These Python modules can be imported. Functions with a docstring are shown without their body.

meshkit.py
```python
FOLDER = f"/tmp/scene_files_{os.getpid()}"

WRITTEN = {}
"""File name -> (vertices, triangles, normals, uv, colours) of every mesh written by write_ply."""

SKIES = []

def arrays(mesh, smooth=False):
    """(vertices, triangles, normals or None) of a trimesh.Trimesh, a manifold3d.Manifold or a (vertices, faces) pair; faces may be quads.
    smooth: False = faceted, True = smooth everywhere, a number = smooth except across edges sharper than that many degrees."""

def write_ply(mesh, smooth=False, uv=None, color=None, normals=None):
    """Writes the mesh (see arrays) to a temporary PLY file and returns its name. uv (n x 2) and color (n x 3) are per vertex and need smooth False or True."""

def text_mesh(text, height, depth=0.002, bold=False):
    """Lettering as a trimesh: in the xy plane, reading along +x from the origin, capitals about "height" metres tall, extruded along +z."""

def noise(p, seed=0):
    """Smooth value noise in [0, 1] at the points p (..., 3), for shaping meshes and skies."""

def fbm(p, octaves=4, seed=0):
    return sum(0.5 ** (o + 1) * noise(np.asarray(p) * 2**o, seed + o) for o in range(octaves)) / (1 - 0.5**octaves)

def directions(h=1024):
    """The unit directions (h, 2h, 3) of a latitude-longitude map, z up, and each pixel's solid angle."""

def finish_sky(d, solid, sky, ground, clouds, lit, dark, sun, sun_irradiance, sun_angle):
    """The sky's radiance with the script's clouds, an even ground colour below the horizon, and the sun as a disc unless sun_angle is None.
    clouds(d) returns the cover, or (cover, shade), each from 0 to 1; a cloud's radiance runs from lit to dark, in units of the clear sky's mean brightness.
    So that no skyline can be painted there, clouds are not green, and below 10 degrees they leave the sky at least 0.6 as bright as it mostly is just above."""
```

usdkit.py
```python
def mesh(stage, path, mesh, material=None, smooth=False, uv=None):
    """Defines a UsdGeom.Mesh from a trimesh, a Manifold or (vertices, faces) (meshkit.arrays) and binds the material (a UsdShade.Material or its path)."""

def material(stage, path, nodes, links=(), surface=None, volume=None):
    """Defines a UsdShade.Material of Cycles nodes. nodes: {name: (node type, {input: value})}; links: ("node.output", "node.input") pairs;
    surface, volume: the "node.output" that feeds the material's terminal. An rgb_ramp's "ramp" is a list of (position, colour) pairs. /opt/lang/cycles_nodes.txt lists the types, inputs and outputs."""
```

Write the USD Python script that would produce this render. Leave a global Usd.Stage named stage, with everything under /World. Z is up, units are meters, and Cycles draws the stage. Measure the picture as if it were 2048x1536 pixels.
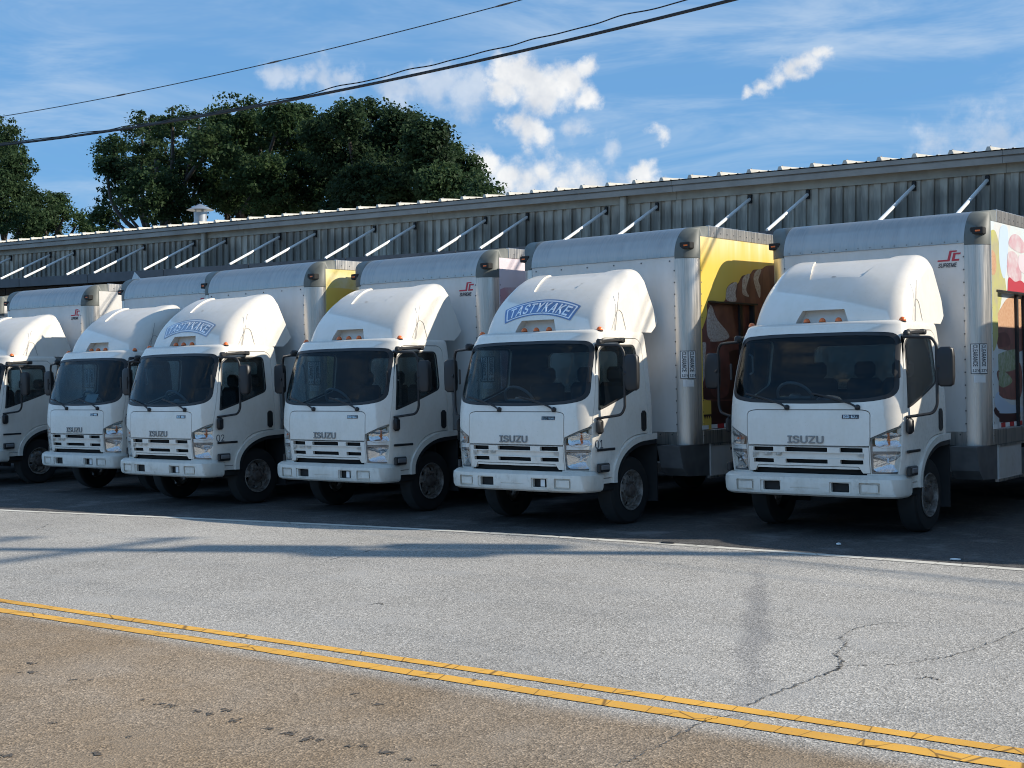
import math, random, numpy as np, trimesh, usdkit, meshkit
import manifold3d as m3
import shapely.geometry as sg
from shapely.ops import unary_union
from pxr import Usd, UsdGeom, UsdLux, UsdShade, Gf, Sdf

stage = Usd.Stage.CreateInMemory()
UsdGeom.SetStageUpAxis(stage, 'Z')
UsdGeom.Xform.Define(stage, '/World')
UsdGeom.Scope.Define(stage, '/World/Looks')
stage.SetDefaultPrim(stage.GetPrimAtPath('/World'))

# ------------------------------------------------------------------ camera
FPX, CAMH, YAW, PIT, ROL = 2699.0, 1.716, math.radians(37.89), math.radians(-0.364), math.radians(-1.047)
def cam_basis():
    cy, sy = math.cos(YAW), math.sin(YAW)
    fw = np.array([-sy, cy, 0]); rt = np.array([cy, sy, 0]); up = np.array([0, 0, 1.])
    f2 = fw*math.cos(PIT)+up*math.sin(PIT); u2 = up*math.cos(PIT)-fw*math.sin(PIT)
    return f2, rt*math.cos(ROL)+u2*math.sin(ROL), u2*math.cos(ROL)-rt*math.sin(ROL)
CF, CR, CU = cam_basis()
cam = UsdGeom.Camera.Define(stage, '/World/camera')
M = Gf.Matrix4d(1)
M.SetRow(0, Gf.Vec4d(*CR, 0)); M.SetRow(1, Gf.Vec4d(*CU, 0)); M.SetRow(2, Gf.Vec4d(*(-CF), 0)); M.SetRow(3, Gf.Vec4d(0, 0, CAMH, 1))
cam.AddTransformOp().Set(M)
cam.CreateHorizontalApertureAttr(36.0); cam.CreateVerticalApertureAttr(27.0)
cam.CreateFocalLengthAttr(36.0*FPX/2048)
cam.CreateExposureAttr(0.42)

# ------------------------------------------------------------------ sun and sky
SUN = np.array([1.39, 0.72, 0.93]); SUN /= np.linalg.norm(SUN)
sun = UsdLux.DistantLight.Define(stage, '/World/sun')
sun.CreateIntensityAttr(1.25); sun.CreateAngleAttr(0.53); sun.CreateNormalizeAttr(True)
sun.CreateColorAttr(Gf.Vec3f(1.0, 0.91, 0.77))
zc = SUN; xc = np.cross([0, 0, 1], zc); xc /= np.linalg.norm(xc); yc = np.cross(zc, xc)
M = Gf.Matrix4d(1)
for i, r in enumerate((xc, yc, zc)): M.SetRow(i, Gf.Vec4d(*r, 0))
sun.AddTransformOp().Set(M)

def make_sky():
    N = {'sky': ('sky_texture', {'sky_type': 'single_scattering', 'sun_disc': False, 'sun_elevation': math.asin(SUN[2]), 'sun_rotation': math.atan2(SUN[0], SUN[1]), 'altitude': 200.0, 'air_density': 1.0, 'aerosol_density': 0.6, 'ozone_density': 1.6}),
         'tc': ('texture_coordinate', {}),
         'nz': ('noise_texture', {'scale': 26.0, 'detail': 7.0, 'roughness': 0.6}),
         'nzs': ('vector_math', {'math_type': 'subtract', 'vector2': (.5, .5, .5)}),
         'nzm': ('vector_math', {'math_type': 'scale', 'scale': 0.035}),
         'p': ('vector_math', {'math_type': 'add'})}
    L = [('tc.generated', 'nz.vector'), ('nz.color', 'nzs.vector1'), ('nzs.vector', 'nzm.vector1'), ('tc.generated', 'p.vector1'), ('nzm.vector', 'p.vector2')]
    # cumulus clouds: puffs gathered round directions in the sky
    # direction (x, y, z), angular size, thickness
    puffs = [(-0.5946, 0.7742, 0.2169, 0.0133, 1), (-0.5805, 0.7882, 0.2044, 0.0141, 0.95), (-0.6041, 0.7701, 0.2050, 0.0104, 0.8), (-0.5635, 0.7988, 0.2108, 0.0126, 0.95),
             (-0.5534, 0.8036, 0.2191, 0.0082, 1), (-0.5537, 0.8084, 0.2001, 0.0082, 0.9), (-0.5904, 0.7750, 0.2254, 0.0074, 1), (-0.5726, 0.7928, 0.2087, 0.0119, 0.9),
             (-0.5867, 0.7817, 0.2115, 0.0111, 0.9), (-0.6246, 0.7535, 0.2054, 0.0163, 0.55), (-0.6407, 0.7391, 0.2080, 0.0156, 0.5), (-0.6574, 0.7252, 0.2047, 0.0133, 0.45),
             (-0.6144, 0.7612, 0.2077, 0.0126, 0.55), (-0.6652, 0.7178, 0.2057, 0.0111, 0.4), (-0.6318, 0.7455, 0.2124, 0.0126, 0.4), (-0.6479, 0.7310, 0.2143, 0.0111, 0.4),
             (-0.5982, 0.7808, 0.1804, 0.0104, 0.7), (-0.5856, 0.7912, 0.1765, 0.0096, 0.7), (-0.6052, 0.7750, 0.1816, 0.0067, 0.6), (-0.5932, 0.7860, 0.1742, 0.0089, 0.6),
             (-0.5664, 0.8049, 0.1770, 0.0089, 0.5), (-0.5622, 0.8084, 0.1748, 0.0067, 0.4), (-0.7224, 0.6571, 0.2152, 0.0096, 0.5), (-0.7142, 0.6663, 0.2144, 0.0089, 0.45),
             (-0.6966, 0.6838, 0.2175, 0.0119, 0.5), (-0.6855, 0.6953, 0.2159, 0.0096, 0.5), (-0.7069, 0.6740, 0.2146, 0.0082, 0.4), (-0.7037, 0.6759, 0.2190, 0.0082, 0.45),
             (-0.4157, 0.8827, 0.2190, 0.0082, 0.7), (-0.4256, 0.8792, 0.2140, 0.0089, 0.7), (-0.4369, 0.8746, 0.2103, 0.0074, 0.65), (-0.4091, 0.8849, 0.2229, 0.0052, 0.75),
             (-0.4549, 0.8673, 0.2022, 0.0052, 0.6), (-0.4468, 0.8708, 0.2052, 0.0059, 0.6), (-0.5154, 0.8393, 0.1730, 0.0059, 0.65), (-0.6202, 0.7695, 0.1524, 0.0111, 0.85),
             (-0.5857, 0.7966, 0.1498, 0.0126, 0.7), (-0.5603, 0.8172, 0.1347, 0.0148, 0.65), (-0.6095, 0.7794, 0.1450, 0.0133, 0.7), (-0.5291, 0.8363, 0.1437, 0.0089, 0.85),
             (-0.5985, 0.7889, 0.1394, 0.0148, 0.65), (-0.5779, 0.8042, 0.1388, 0.0148, 0.65), (-0.5423, 0.8297, 0.1323, 0.0148, 0.55), (-0.5203, 0.8426, 0.1387, 0.0067, 0.7),
             (-0.6298, 0.7637, 0.1419, 0.0148, 0.6), (-0.5455, 0.8222, 0.1628, 0.0082, 0.35), (-0.3035, 0.9411, 0.1489, 0.0296, 0.35), (-0.3349, 0.9316, 0.1410, 0.0296, 0.3)]
    rng = random.Random(4)
    for k in range(60):                                     # unseen clouds all round, outside the view; added to whiten the fill light
        az = rng.uniform(0, 2*math.pi); el = math.radians(rng.uniform(4, 55))
        d = np.array([math.cos(el)*math.cos(az), math.cos(el)*math.sin(az), math.sin(el)])
        if d@CF > .86: continue
        for j in range(2): puffs.append((*(d+np.array([rng.gauss(0, .03), rng.gauss(0, .03), rng.gauss(0, .008)])), rng.uniform(.015, .037), rng.uniform(.6, 1.)))
    prevs = {0: None, 1: None}
    for i, (cx_, cy_, cz_, r, a) in enumerate(puffs):
        g = int(a >= .6); prev = prevs[g]
        N[f'd{i}'] = ('vector_math', {'math_type': 'distance', 'vector2': (cx_, cy_, cz_)})
        N[f'm{i}'] = ('map_range', {'range_type': 'linear', 'from_min': 2.25*r, 'from_max': 0.25*r, 'to_min': 0.0, 'to_max': .5+.55*a})
        L += [('p.vector', f'd{i}.vector1'), (f'd{i}.value', f'm{i}.value')]
        if prev is None: prev = f'm{i}.result'
        else:
            N[f'x{i}'] = ('math', {'math_type': 'smoothmax', 'value3': 0.15})
            L += [(prev, f'x{i}.value1'), (f'm{i}.result', f'x{i}.value2')]; prev = f'x{i}.value'
        prevs[g] = prev
    N['er'] = ('noise_texture', {'scale': 62.0, 'detail': 9.0, 'roughness': 0.58})
    N['er2'] = ('math', {'math_type': 'multiply_add', 'value2': -0.95, 'value3': 0.15})
    N['ers'] = ('math', {'math_type': 'add'})
    N['dn'] = ('map_range', {'range_type': 'smoothstep', 'from_min': 0.0, 'from_max': 0.6, 'to_min': 0.0, 'to_max': 0.95})
    L += [('tc.generated', 'er.vector'), ('er.fac', 'er2.value1'), (prevs[1], 'ers.value1'), ('er2.value', 'ers.value2'), ('ers.value', 'dn.value')]
    N['ers0'] = ('math', {'math_type': 'add'}); N['dn0'] = ('map_range', {'range_type': 'smoothstep', 'from_min': -0.05, 'from_max': 0.5, 'to_min': 0.0, 'to_max': 0.5}); N['mxd'] = ('math', {'math_type': 'maximum'})
    L += [(prevs[0], 'ers0.value1'), ('er2.value', 'ers0.value2'), ('ers0.value', 'dn0.value'), ('dn.result', 'mxd.value1'), ('dn0.result', 'mxd.value2')]; prev = 'mxd.value'
    # thin high streaks
    N['mp'] = ('mapping', {'scale': (2.2, 3.0, 13.0), 'rotation': (0.05, 0.04, 0.0)})
    N['cn'] = ('noise_texture', {'scale': 2.2, 'detail': 8.0, 'roughness': 0.62, 'distortion': 0.5})
    N['cm'] = ('map_range', {'range_type': 'smoothstep', 'from_min': 0.36, 'from_max': 0.75, 'to_min': 0.0, 'to_max': 0.62})
    N['c2'] = ('noise_texture', {'scale': 3.0, 'detail': 2.0})
    N['c2m'] = ('map_range', {'range_type': 'smoothstep', 'from_min': 0.33, 'from_max': 0.62, 'to_min': 0.25, 'to_max': 1.0})
    N['cc'] = ('math', {'math_type': 'multiply'})
    L += [('tc.generated', 'mp.vector'), ('mp.vector', 'cn.vector'), ('cn.fac', 'cm.value'), ('tc.generated', 'c2.vector'), ('c2.fac', 'c2m.value'), ('cm.result', 'cc.value1'), ('c2m.result', 'cc.value2')]
    # shading of the puffs
    N['sh'] = ('noise_texture', {'scale': 34.0, 'detail': 5.0, 'roughness': 0.55})
    N['shr'] = ('rgb_ramp', {'ramp': [(0.3, (6.2, 6.6, 7.2)), (0.62, (9.2, 9.2, 9.1))]})
    N['gm'] = ('gamma', {'gamma': 0.3})
    N['skyg'] = ('mix_color', {'blend_type': 'multiply', 'fac': 1.0, 'b': (1.22, 2.55, 4.25), 'use_clamp': False})
    N['mixer_m1'] = ('mix_color', {'blend_type': 'mix', 'b': (5.6, 6.8, 8.2)})
    N['mixer_m2'] = ('mix_color', {'blend_type': 'mix'})
    N['bg'] = ('background_shader', {'strength': 0.08})
    L += [('tc.generated', 'sh.vector'), ('sh.fac', 'shr.fac'), ('sky.color', 'gm.color'), ('gm.color', 'skyg.a'), ('skyg.result', 'mixer_m1.a'), ('cc.value', 'mixer_m1.fac'), ('mixer_m1.result', 'mixer_m2.a'), ('shr.color', 'mixer_m2.b'), (prev, 'mixer_m2.fac'), ('mixer_m2.result', 'bg.color')]
    return usdkit.material(stage, '/World/Looks/sky_air', N, L, surface='bg.background')
dome = UsdLux.DomeLight.Define(stage, '/World/sky')
dome.CreateIntensityAttr(1.0)
UsdShade.MaterialBindingAPI.Apply(dome.GetPrim()).Bind(make_sky())
dome.GetPrim().SetCustomDataByKey('kind', 'structure')

# ------------------------------------------------------------------ helpers
def free(path):
    if not stage.GetPrimAtPath(path): return path
    k = 1
    while stage.GetPrimAtPath(f'{path}_{k:03d}'): k += 1
    return f'{path}_{k:03d}'
def tag(p, label=None, cat=None, group=None, kind=None):
    p = p.GetPrim() if hasattr(p, 'GetPrim') else p
    for k, v in (('label', label), ('category', cat), ('group', group), ('kind', kind)):
        if v: p.SetCustomDataByKey(k, v)
    return p
def thing(name, loc=(0, 0, 0), rotz=0, label=None, cat=None, group=None, kind=None):
    x = UsdGeom.Xform.Define(stage, free('/World/'+name)); x.AddTranslateOp().Set(Gf.Vec3d(*map(float, loc)))
    if rotz: x.AddRotateZOp().Set(float(rotz))
    tag(x, label, cat, group, kind)
    return str(x.GetPath())
_cache = {}
def obj(name, mesh, m, parent='/World', smooth=False, key=None, kind=None, label=None):
    path = free(f'{parent}/{name}')
    if isinstance(mesh, list): mesh = trimesh.util.concatenate(mesh)
    if smooth is not False or key:
        k = key or id(mesh)
        if k not in _cache: _cache[k] = (meshkit.arrays(mesh, smooth), mesh)
        v, f, n = _cache[k][0]
        p = usdkit.mesh(stage, path, (v, f), m)
        if n is not None:
            p.CreateNormalsAttr().Set([Gf.Vec3f(*map(float, q)) for q in n]) if False else p.CreateNormalsAttr(np_vec(n))
            p.SetNormalsInterpolation('vertex')
    else:
        p = usdkit.mesh(stage, path, mesh, m)
    tag(p, label, None, None, kind)
    return str(p.GetPath())
from pxr import Vt
def np_vec(n): return Vt.Vec3fArray.FromNumpy(np.asarray(n, np.float32))
def bx(x0, x1, y0, y1, z0, z1):
    b = trimesh.creation.box([x1-x0, y1-y0, z1-z0]); b.apply_translation([(x0+x1)/2, (y0+y1)/2, (z0+z1)/2]); return b
def cbx(x0, x1, y0, y1, z0, z1, r=0.01):
    """a box with chamfered edges"""
    pts = []
    for sx in (0, 1):
        for sy in (0, 1):
            for sz in (0, 1):
                c = np.array([(x0, x1)[sx], (y0, y1)[sy], (z0, z1)[sz]]); s = np.array([1-2*sx, 1-2*sy, 1-2*sz])
                for k in range(3):
                    q = c+s*r; q[k] = c[k]; pts.append(q)
    return trimesh.convex.convex_hull(np.array(pts))
def tube(pts, r, sides=8, closed=False):
    p = np.asarray(pts, float); n = len(p)
    if closed: t = np.roll(p, -1, 0)-np.roll(p, 1, 0)
    else: t = np.gradient(p, axis=0)
    t /= np.linalg.norm(t, axis=1, keepdims=True)+1e-12
    a = np.zeros_like(p); ref = np.array([0, 0, 1.]) if abs(t[0][2]) < .9 else np.array([1., 0, 0])
    for i in range(n):
        ref = ref-t[i]*(ref@t[i]); ref /= np.linalg.norm(ref); a[i] = ref
    b = np.cross(t, a); ang = np.arange(sides)*2*np.pi/sides
    rr = np.broadcast_to(np.asarray(r, float), (n,))
    v = (p[:, None]+rr[:, None, None]*(np.cos(ang)[None, :, None]*a[:, None]+np.sin(ang)[None, :, None]*b[:, None])).reshape(-1, 3)
    f = []
    for i in range(n if closed else n-1):
        for j in range(sides):
            q = [i*sides+j, i*sides+(j+1) % sides, ((i+1) % n)*sides+(j+1) % sides, ((i+1) % n)*sides+j]
            f += [[q[0], q[1], q[2]], [q[0], q[2], q[3]]]
    if not closed:
        for k, o in ((0, 1), (n-1, 0)):
            for j in range(1, sides-1):
                t3 = [k*sides, k*sides+j, k*sides+j+1]; f.append(t3[::-1] if o else t3)
    m = trimesh.Trimesh(v, f, process=False)
    return m
def curve(pts, n=6):
    """smooth polyline through the points (Catmull-Rom)"""
    p = np.asarray(pts, float); p = np.vstack([2*p[0]-p[1], p, 2*p[-1]-p[-2]]); out = []
    for i in range(1, len(p)-2):
        for t in np.linspace(0, 1, n, endpoint=False):
            a, b, c, d = p[i-1:i+3]
            out.append(.5*((2*b)+(c-a)*t+(2*a-5*b+4*c-d)*t*t+(3*b-a-3*c+d)*t**3))
    out.append(p[-2]); return np.array(out)
def fillet(pts, r, n=5):
    """polyline with rounded corners"""
    p = [np.asarray(q, float) for q in pts]; out = [p[0]]
    for a, b, c in zip(p[:-2], p[1:-1], p[2:]):
        d1 = (a-b)/np.linalg.norm(a-b); d2 = (c-b)/np.linalg.norm(c-b)
        rr = min(r, .45*np.linalg.norm(a-b), .45*np.linalg.norm(c-b)); q1, q2 = b+d1*rr, b+d2*rr
        for t in np.linspace(0, 1, n): out.append((1-t)**2*q1+2*t*(1-t)*b+t*t*q2)
    out.append(p[-1]); return np.array(out)
def man(mesh):
    if isinstance(mesh, m3.Manifold): return mesh
    return m3.Manifold(m3.Mesh(vert_properties=np.asarray(mesh.vertices, np.float32), tri_verts=np.asarray(mesh.faces, np.uint32)))
def rpoly(pts, r=0.0, n=6):
    """closed polygon with rounded corners -> list of points"""
    if not hasattr(r, '__len__') and r <= 0: return [tuple(p) for p in pts]
    p = [np.asarray(q, float) for q in pts]; out = []; k = len(p)
    rs = r if hasattr(r, '__len__') else [r]*k
    for i in range(k):
        a, b, c = p[i-1], p[i], p[(i+1) % k]
        d1 = (a-b)/np.linalg.norm(a-b); d2 = (c-b)/np.linalg.norm(c-b)
        rr = min(rs[i], .48*np.linalg.norm(a-b), .48*np.linalg.norm(c-b))
        if rr < 1e-6: out.append(tuple(b)); continue
        for t in np.linspace(0, 1, n): out.append(tuple((1-t)**2*(b+d1*rr)+2*t*(1-t)*b+t*t*(b+d2*rr)))
    return out
def prism(pts, h0, h1, plane='xz'):
    """Manifold of the polygon pts in the plane, from h0 to h1 along the third axis"""
    cs = m3.CrossSection([np.array(pts, float)], m3.FillRule.NonZero)
    m = m3.Manifold.extrude(cs, h1-h0)
    if plane == 'xz': T = [[1, 0, 0, 0], [0, 0, 1, h0], [0, 1, 0, 0]]
    elif plane == 'yz': T = [[0, 0, 1, h0], [1, 0, 0, 0], [0, 1, 0, 0]]
    else: T = [[1, 0, 0, 0], [0, 1, 0, 0], [0, 0, 1, h0]]
    return m.transform(np.array(T, float))
def grow(pts, d):
    g = sg.Polygon(pts).buffer(d, join_style=2)
    return list(g.exterior.coords)[:-1]
def mbox(x0, x1, y0, y1, z0, z1): return man(bx(x0, x1, y0, y1, z0, z1))
def tri(m): a = m.to_mesh(); return trimesh.Trimesh(a.vert_properties[:, :3], a.tri_verts, process=False)
def flat_poly(poly, h, plane, at, thick=0.002):
    """thin plate of a shapely polygon: plane 'yz' at x=at (outwards +x), 'xz' at y=at (outwards -y), 'xy' at z=at"""
    out = []
    for g in getattr(poly, 'geoms', [poly]):
        if g.is_empty or g.geom_type != 'Polygon': continue
        e = trimesh.creation.extrude_polygon(g, thick, engine='earcut'); v = e.vertices.copy()
        if plane == 'yz': e = trimesh.Trimesh(np.stack([at+v[:, 2], v[:, 0], v[:, 1]], 1), e.faces, process=False)
        elif plane == 'xz': e = trimesh.Trimesh(np.stack([v[:, 0], at-v[:, 2], v[:, 1]], 1), e.faces, process=False)
        else: e = trimesh.Trimesh(v+[0, 0, at], e.faces, process=False)
        out.append(e)
    return trimesh.util.concatenate(out)

# ------------------------------------------------------------------ materials
def mat(name, color, rough=.5, metal=0., var=0., scale=3., dirt=None, bump=0., bscale=60., coat=0., **kw):
    N = {'p': ('principled_bsdf', dict({'base_color': color, 'roughness': rough, 'metallic': metal, 'coat_weight': coat}, **kw))}; L = []
    if var or dirt:
        d = dirt or tuple(c*(1-var) for c in color)
        N['tc'] = ('texture_coordinate', {}); N['n'] = ('noise_texture', {'scale': scale, 'detail': 6., 'roughness': .65})
        N['r'] = ('rgb_ramp', {'ramp': [(.35, d), (.62, color)]})
        L += [('tc.object', 'n.vector'), ('n.fac', 'r.fac'), ('r.color', 'p.base_color')]
    if bump:
        N['tb'] = ('texture_coordinate', {}); N['bn'] = ('noise_texture', {'scale': bscale, 'detail': 3.}); N['b'] = ('bump', {'strength': bump, 'distance': .01})
        L += [('tb.object', 'bn.vector'), ('bn.fac', 'b.height'), ('b.normal', 'p.normal')]
    return usdkit.material(stage, '/World/Looks/'+name, N, L, surface='p.BSDF')
def glass(name, tint, f0=.05, rough=.0):
    N = {'lw': ('layer_weight', {'blend': .5}), 'pw': ('math', {'math_type': 'power', 'value2': 5.}), 'ma': ('math', {'math_type': 'multiply_add', 'value2': 1-f0, 'value3': f0}),
         't': ('transparent_bsdf', {'color': tint}), 'g': ('glossy_bsdf', {'color': (1, 1, 1), 'roughness': rough}), 'mx': ('mix_closure', {})}
    L = [('lw.facing', 'pw.value1'), ('pw.value', 'ma.value1'), ('ma.value', 'mx.fac'), ('t.BSDF', 'mx.closure1'), ('g.BSDF', 'mx.closure2')]
    return usdkit.material(stage, '/World/Looks/'+name, N, L, surface='mx.closure')
def paint_white(name, color, rough, streak):
    """gloss paint with faint road film, more of it low down"""
    N = {'tc': ('texture_coordinate', {}), 'mp': ('mapping', {'scale': (1., 1., .35)}), 'n': ('noise_texture', {'scale': 5., 'detail': 8., 'roughness': .7}),
         'r': ('rgb_ramp', {'ramp': [(.3, tuple(c*(1-streak)*k for c, k in zip(color, (1, .985, .95)))), (.6, color)]}),
         'n2': ('noise_texture', {'scale': 30., 'detail': 4.}), 'rr': ('map_range', {'from_min': .3, 'from_max': .7, 'to_min': rough*.8, 'to_max': rough*1.3}),
         'p': ('principled_bsdf', {'roughness': rough, 'coat_weight': .25, 'coat_roughness': .12})}
    N.update({'sx': ('separate_xyz', {}), 'low': ('map_range', {'range_type': 'smoothstep', 'from_min': 1.1, 'from_max': .4, 'to_min': .12, 'to_max': .75, 'clamp': True}), 'gn': ('noise_texture', {'scale': 7., 'detail': 9., 'roughness': .75}), 'gr': ('map_range', {'range_type': 'smoothstep', 'from_min': .5, 'from_max': .75, 'to_min': 0., 'to_max': 1.}),
              'gm': ('math', {'math_type': 'multiply'}), 'gx': ('mix_color', {'b': (.36, .32, .26)}), 'sp': ('noise_texture', {'scale': 90., 'detail': 2.}), 'spr': ('map_range', {'range_type': 'smoothstep', 'from_min': .70, 'from_max': .78, 'to_min': 0., 'to_max': .6}), 'sx2': ('mix_color', {'b': (.22, .19, .15)}),
              'oi': ('object_info', {}), 'off': ('vector_math', {'math_type': 'add'}), 'rs': ('combine_xyz', {}), 'rm': ('math', {'math_type': 'multiply', 'value2': 37.})})
    L = [('oi.random', 'rm.value1'), ('rm.value', 'rs.x'), ('rm.value', 'rs.y'), ('tc.object', 'off.vector1'), ('rs.vector', 'off.vector2'), ('off.vector', 'mp.vector'), ('mp.vector', 'n.vector'), ('n.fac', 'r.fac'), ('tc.object', 'sx.vector'), ('sx.z', 'low.value'), ('off.vector', 'gn.vector'), ('gn.fac', 'gr.value'), ('gr.result', 'gm.value1'), ('low.result', 'gm.value2'), ('gm.value', 'gx.fac'), ('r.color', 'gx.a'),
         ('off.vector', 'sp.vector'), ('sp.fac', 'spr.value'), ('spr.result', 'sx2.fac'), ('gx.result', 'sx2.a'), ('sx2.result', 'p.base_color'), ('tc.object', 'n2.vector'), ('n2.fac', 'rr.value'), ('rr.result', 'p.roughness')]
    return usdkit.material(stage, '/World/Looks/'+name, N, L, surface='p.BSDF')
def aluminium(name, color, rough, axis):
    sc = {'y': (2.2, .3, .3), 'z': (14., 14., .6)}[axis]
    N = {'tc': ('texture_coordinate', {}), 'mp': ('mapping', {'scale': sc}), 'n': ('noise_texture', {'scale': 2.5, 'detail': 6., 'roughness': .6}),
         'r': ('rgb_ramp', {'ramp': [(.3, tuple(c*.88 for c in color)), (.7, color)]}), 'rr': ('map_range', {'from_min': .3, 'from_max': .7, 'to_min': rough*.75, 'to_max': rough*1.35}),
         'n3': ('noise_texture', {'scale': 2.2, 'detail': 5.}), 'b': ('bump', {'strength': .05, 'distance': .02}), 'p': ('principled_bsdf', {'metallic': .95, 'roughness': rough})}
    L = [('tc.object', 'mp.vector'), ('mp.vector', 'n.vector'), ('n.fac', 'r.fac'), ('r.color', 'p.base_color'), ('n.fac', 'rr.value'), ('rr.result', 'p.roughness'), ('tc.object', 'n3.vector'), ('n3.fac', 'b.height'), ('b.normal', 'p.normal')]
    return usdkit.material(stage, '/World/Looks/'+name, N, L, surface='p.BSDF')
W = {}
W['paint'] = paint_white('white_paint', (.69, .65, .585), .32, .07)
W['fairing'] = paint_white('white_fairing', (.69, .65, .59), .42, .07)
W['bumper'] = paint_white('white_bumper', (.66, .63, .565), .4, .16)
W['frp'] = paint_white('white_panel', (.55, .535, .51), .45, .10)
W['alum'] = aluminium('brushed_aluminium', (.60, .575, .54), .34, 'z')
W['nose'] = aluminium('aluminium_nose', (.47, .44, .41), .33, 'y')
W['cap'] = mat('grey_casting', (.105, .115, .105), .55, var=.2, scale=6)
W['black'] = mat('black_plastic', (.012, .012, .013), .45)
W['dark'] = mat('dark_trim', (.02, .02, .021), .7)
W['chassis'] = mat('chassis_black', (.012, .012, .012), .75, var=.4, scale=9)
W['skirt'] = mat('grey_skirt', (.11, .11, .11), .6, var=.35, scale=4)
W['tyre'] = mat('tyre_rubber', (.010, .010, .010), .85, bump=.3, bscale=40)
W['rim'] = mat('silver_wheel', (.26, .24, .22), .45, metal=.3, dirt=(.08, .06, .045), scale=14)
W['hubm'] = mat('rusty_hub', (.10, .085, .075), .6, dirt=(.05, .035, .03), scale=20)
W['glass'] = glass('tinted_glass', (.55, .63, .66), .02)
W['side_glass'] = glass('side_glass', (.78, .83, .83), .03)
W['lens'] = glass('lamp_lens', (.94, .95, .95), .05)
W['chrome'] = mat('chrome', (.82, .83, .85), .12, metal=1.0)
W['reflector'] = mat('lamp_reflector', (.82, .83, .86), .12, metal=1., bump=.9, bscale=14)
W['lampback'] = mat('lamp_housing', (.74, .75, .77), .22, metal=.7, bump=.9, bscale=9)
W['bezel'] = mat('lamp_bezel', (.15, .15, .155), .4)
W['badge'] = mat('badge_metal', (.22, .23, .24), .3, metal=.8)
W['amber'] = mat('amber_lens', (.75, .14, .015), .25, coat=.5)
W['interior'] = mat('cab_lining', (.03, .03, .032), .8)
W['seat'] = mat('seat_cloth', (.03, .03, .034), .9)
W['dash'] = mat('dashboard', (.035, .036, .038), .75)
W['silvertrim'] = mat('silver_trim', (.35, .36, .37), .4, metal=.6)
W['rail'] = mat('grab_rail', (.5, .5, .48), .5)
W['rivet'] = mat('steel_rivet', (.12, .12, .12), .5, metal=.6)
W['red'] = mat('red_print', (.40, .03, .05), .5)
W['redtape'] = mat('red_tape', (.45, .03, .03), .4)
W['whitetape'] = mat('white_tape', (.75, .75, .73), .4)
W['ink'] = mat('dark_ink', (.03, .035, .05), .5)
W['blue_faded'] = mat('faded_blue_decal', (.27, .33, .42), .5)
W['blue'] = mat('blue_decal', (.12, .20, .36), .45)
W['white'] = mat('white_print', (.78, .79, .80), .5)
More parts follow.
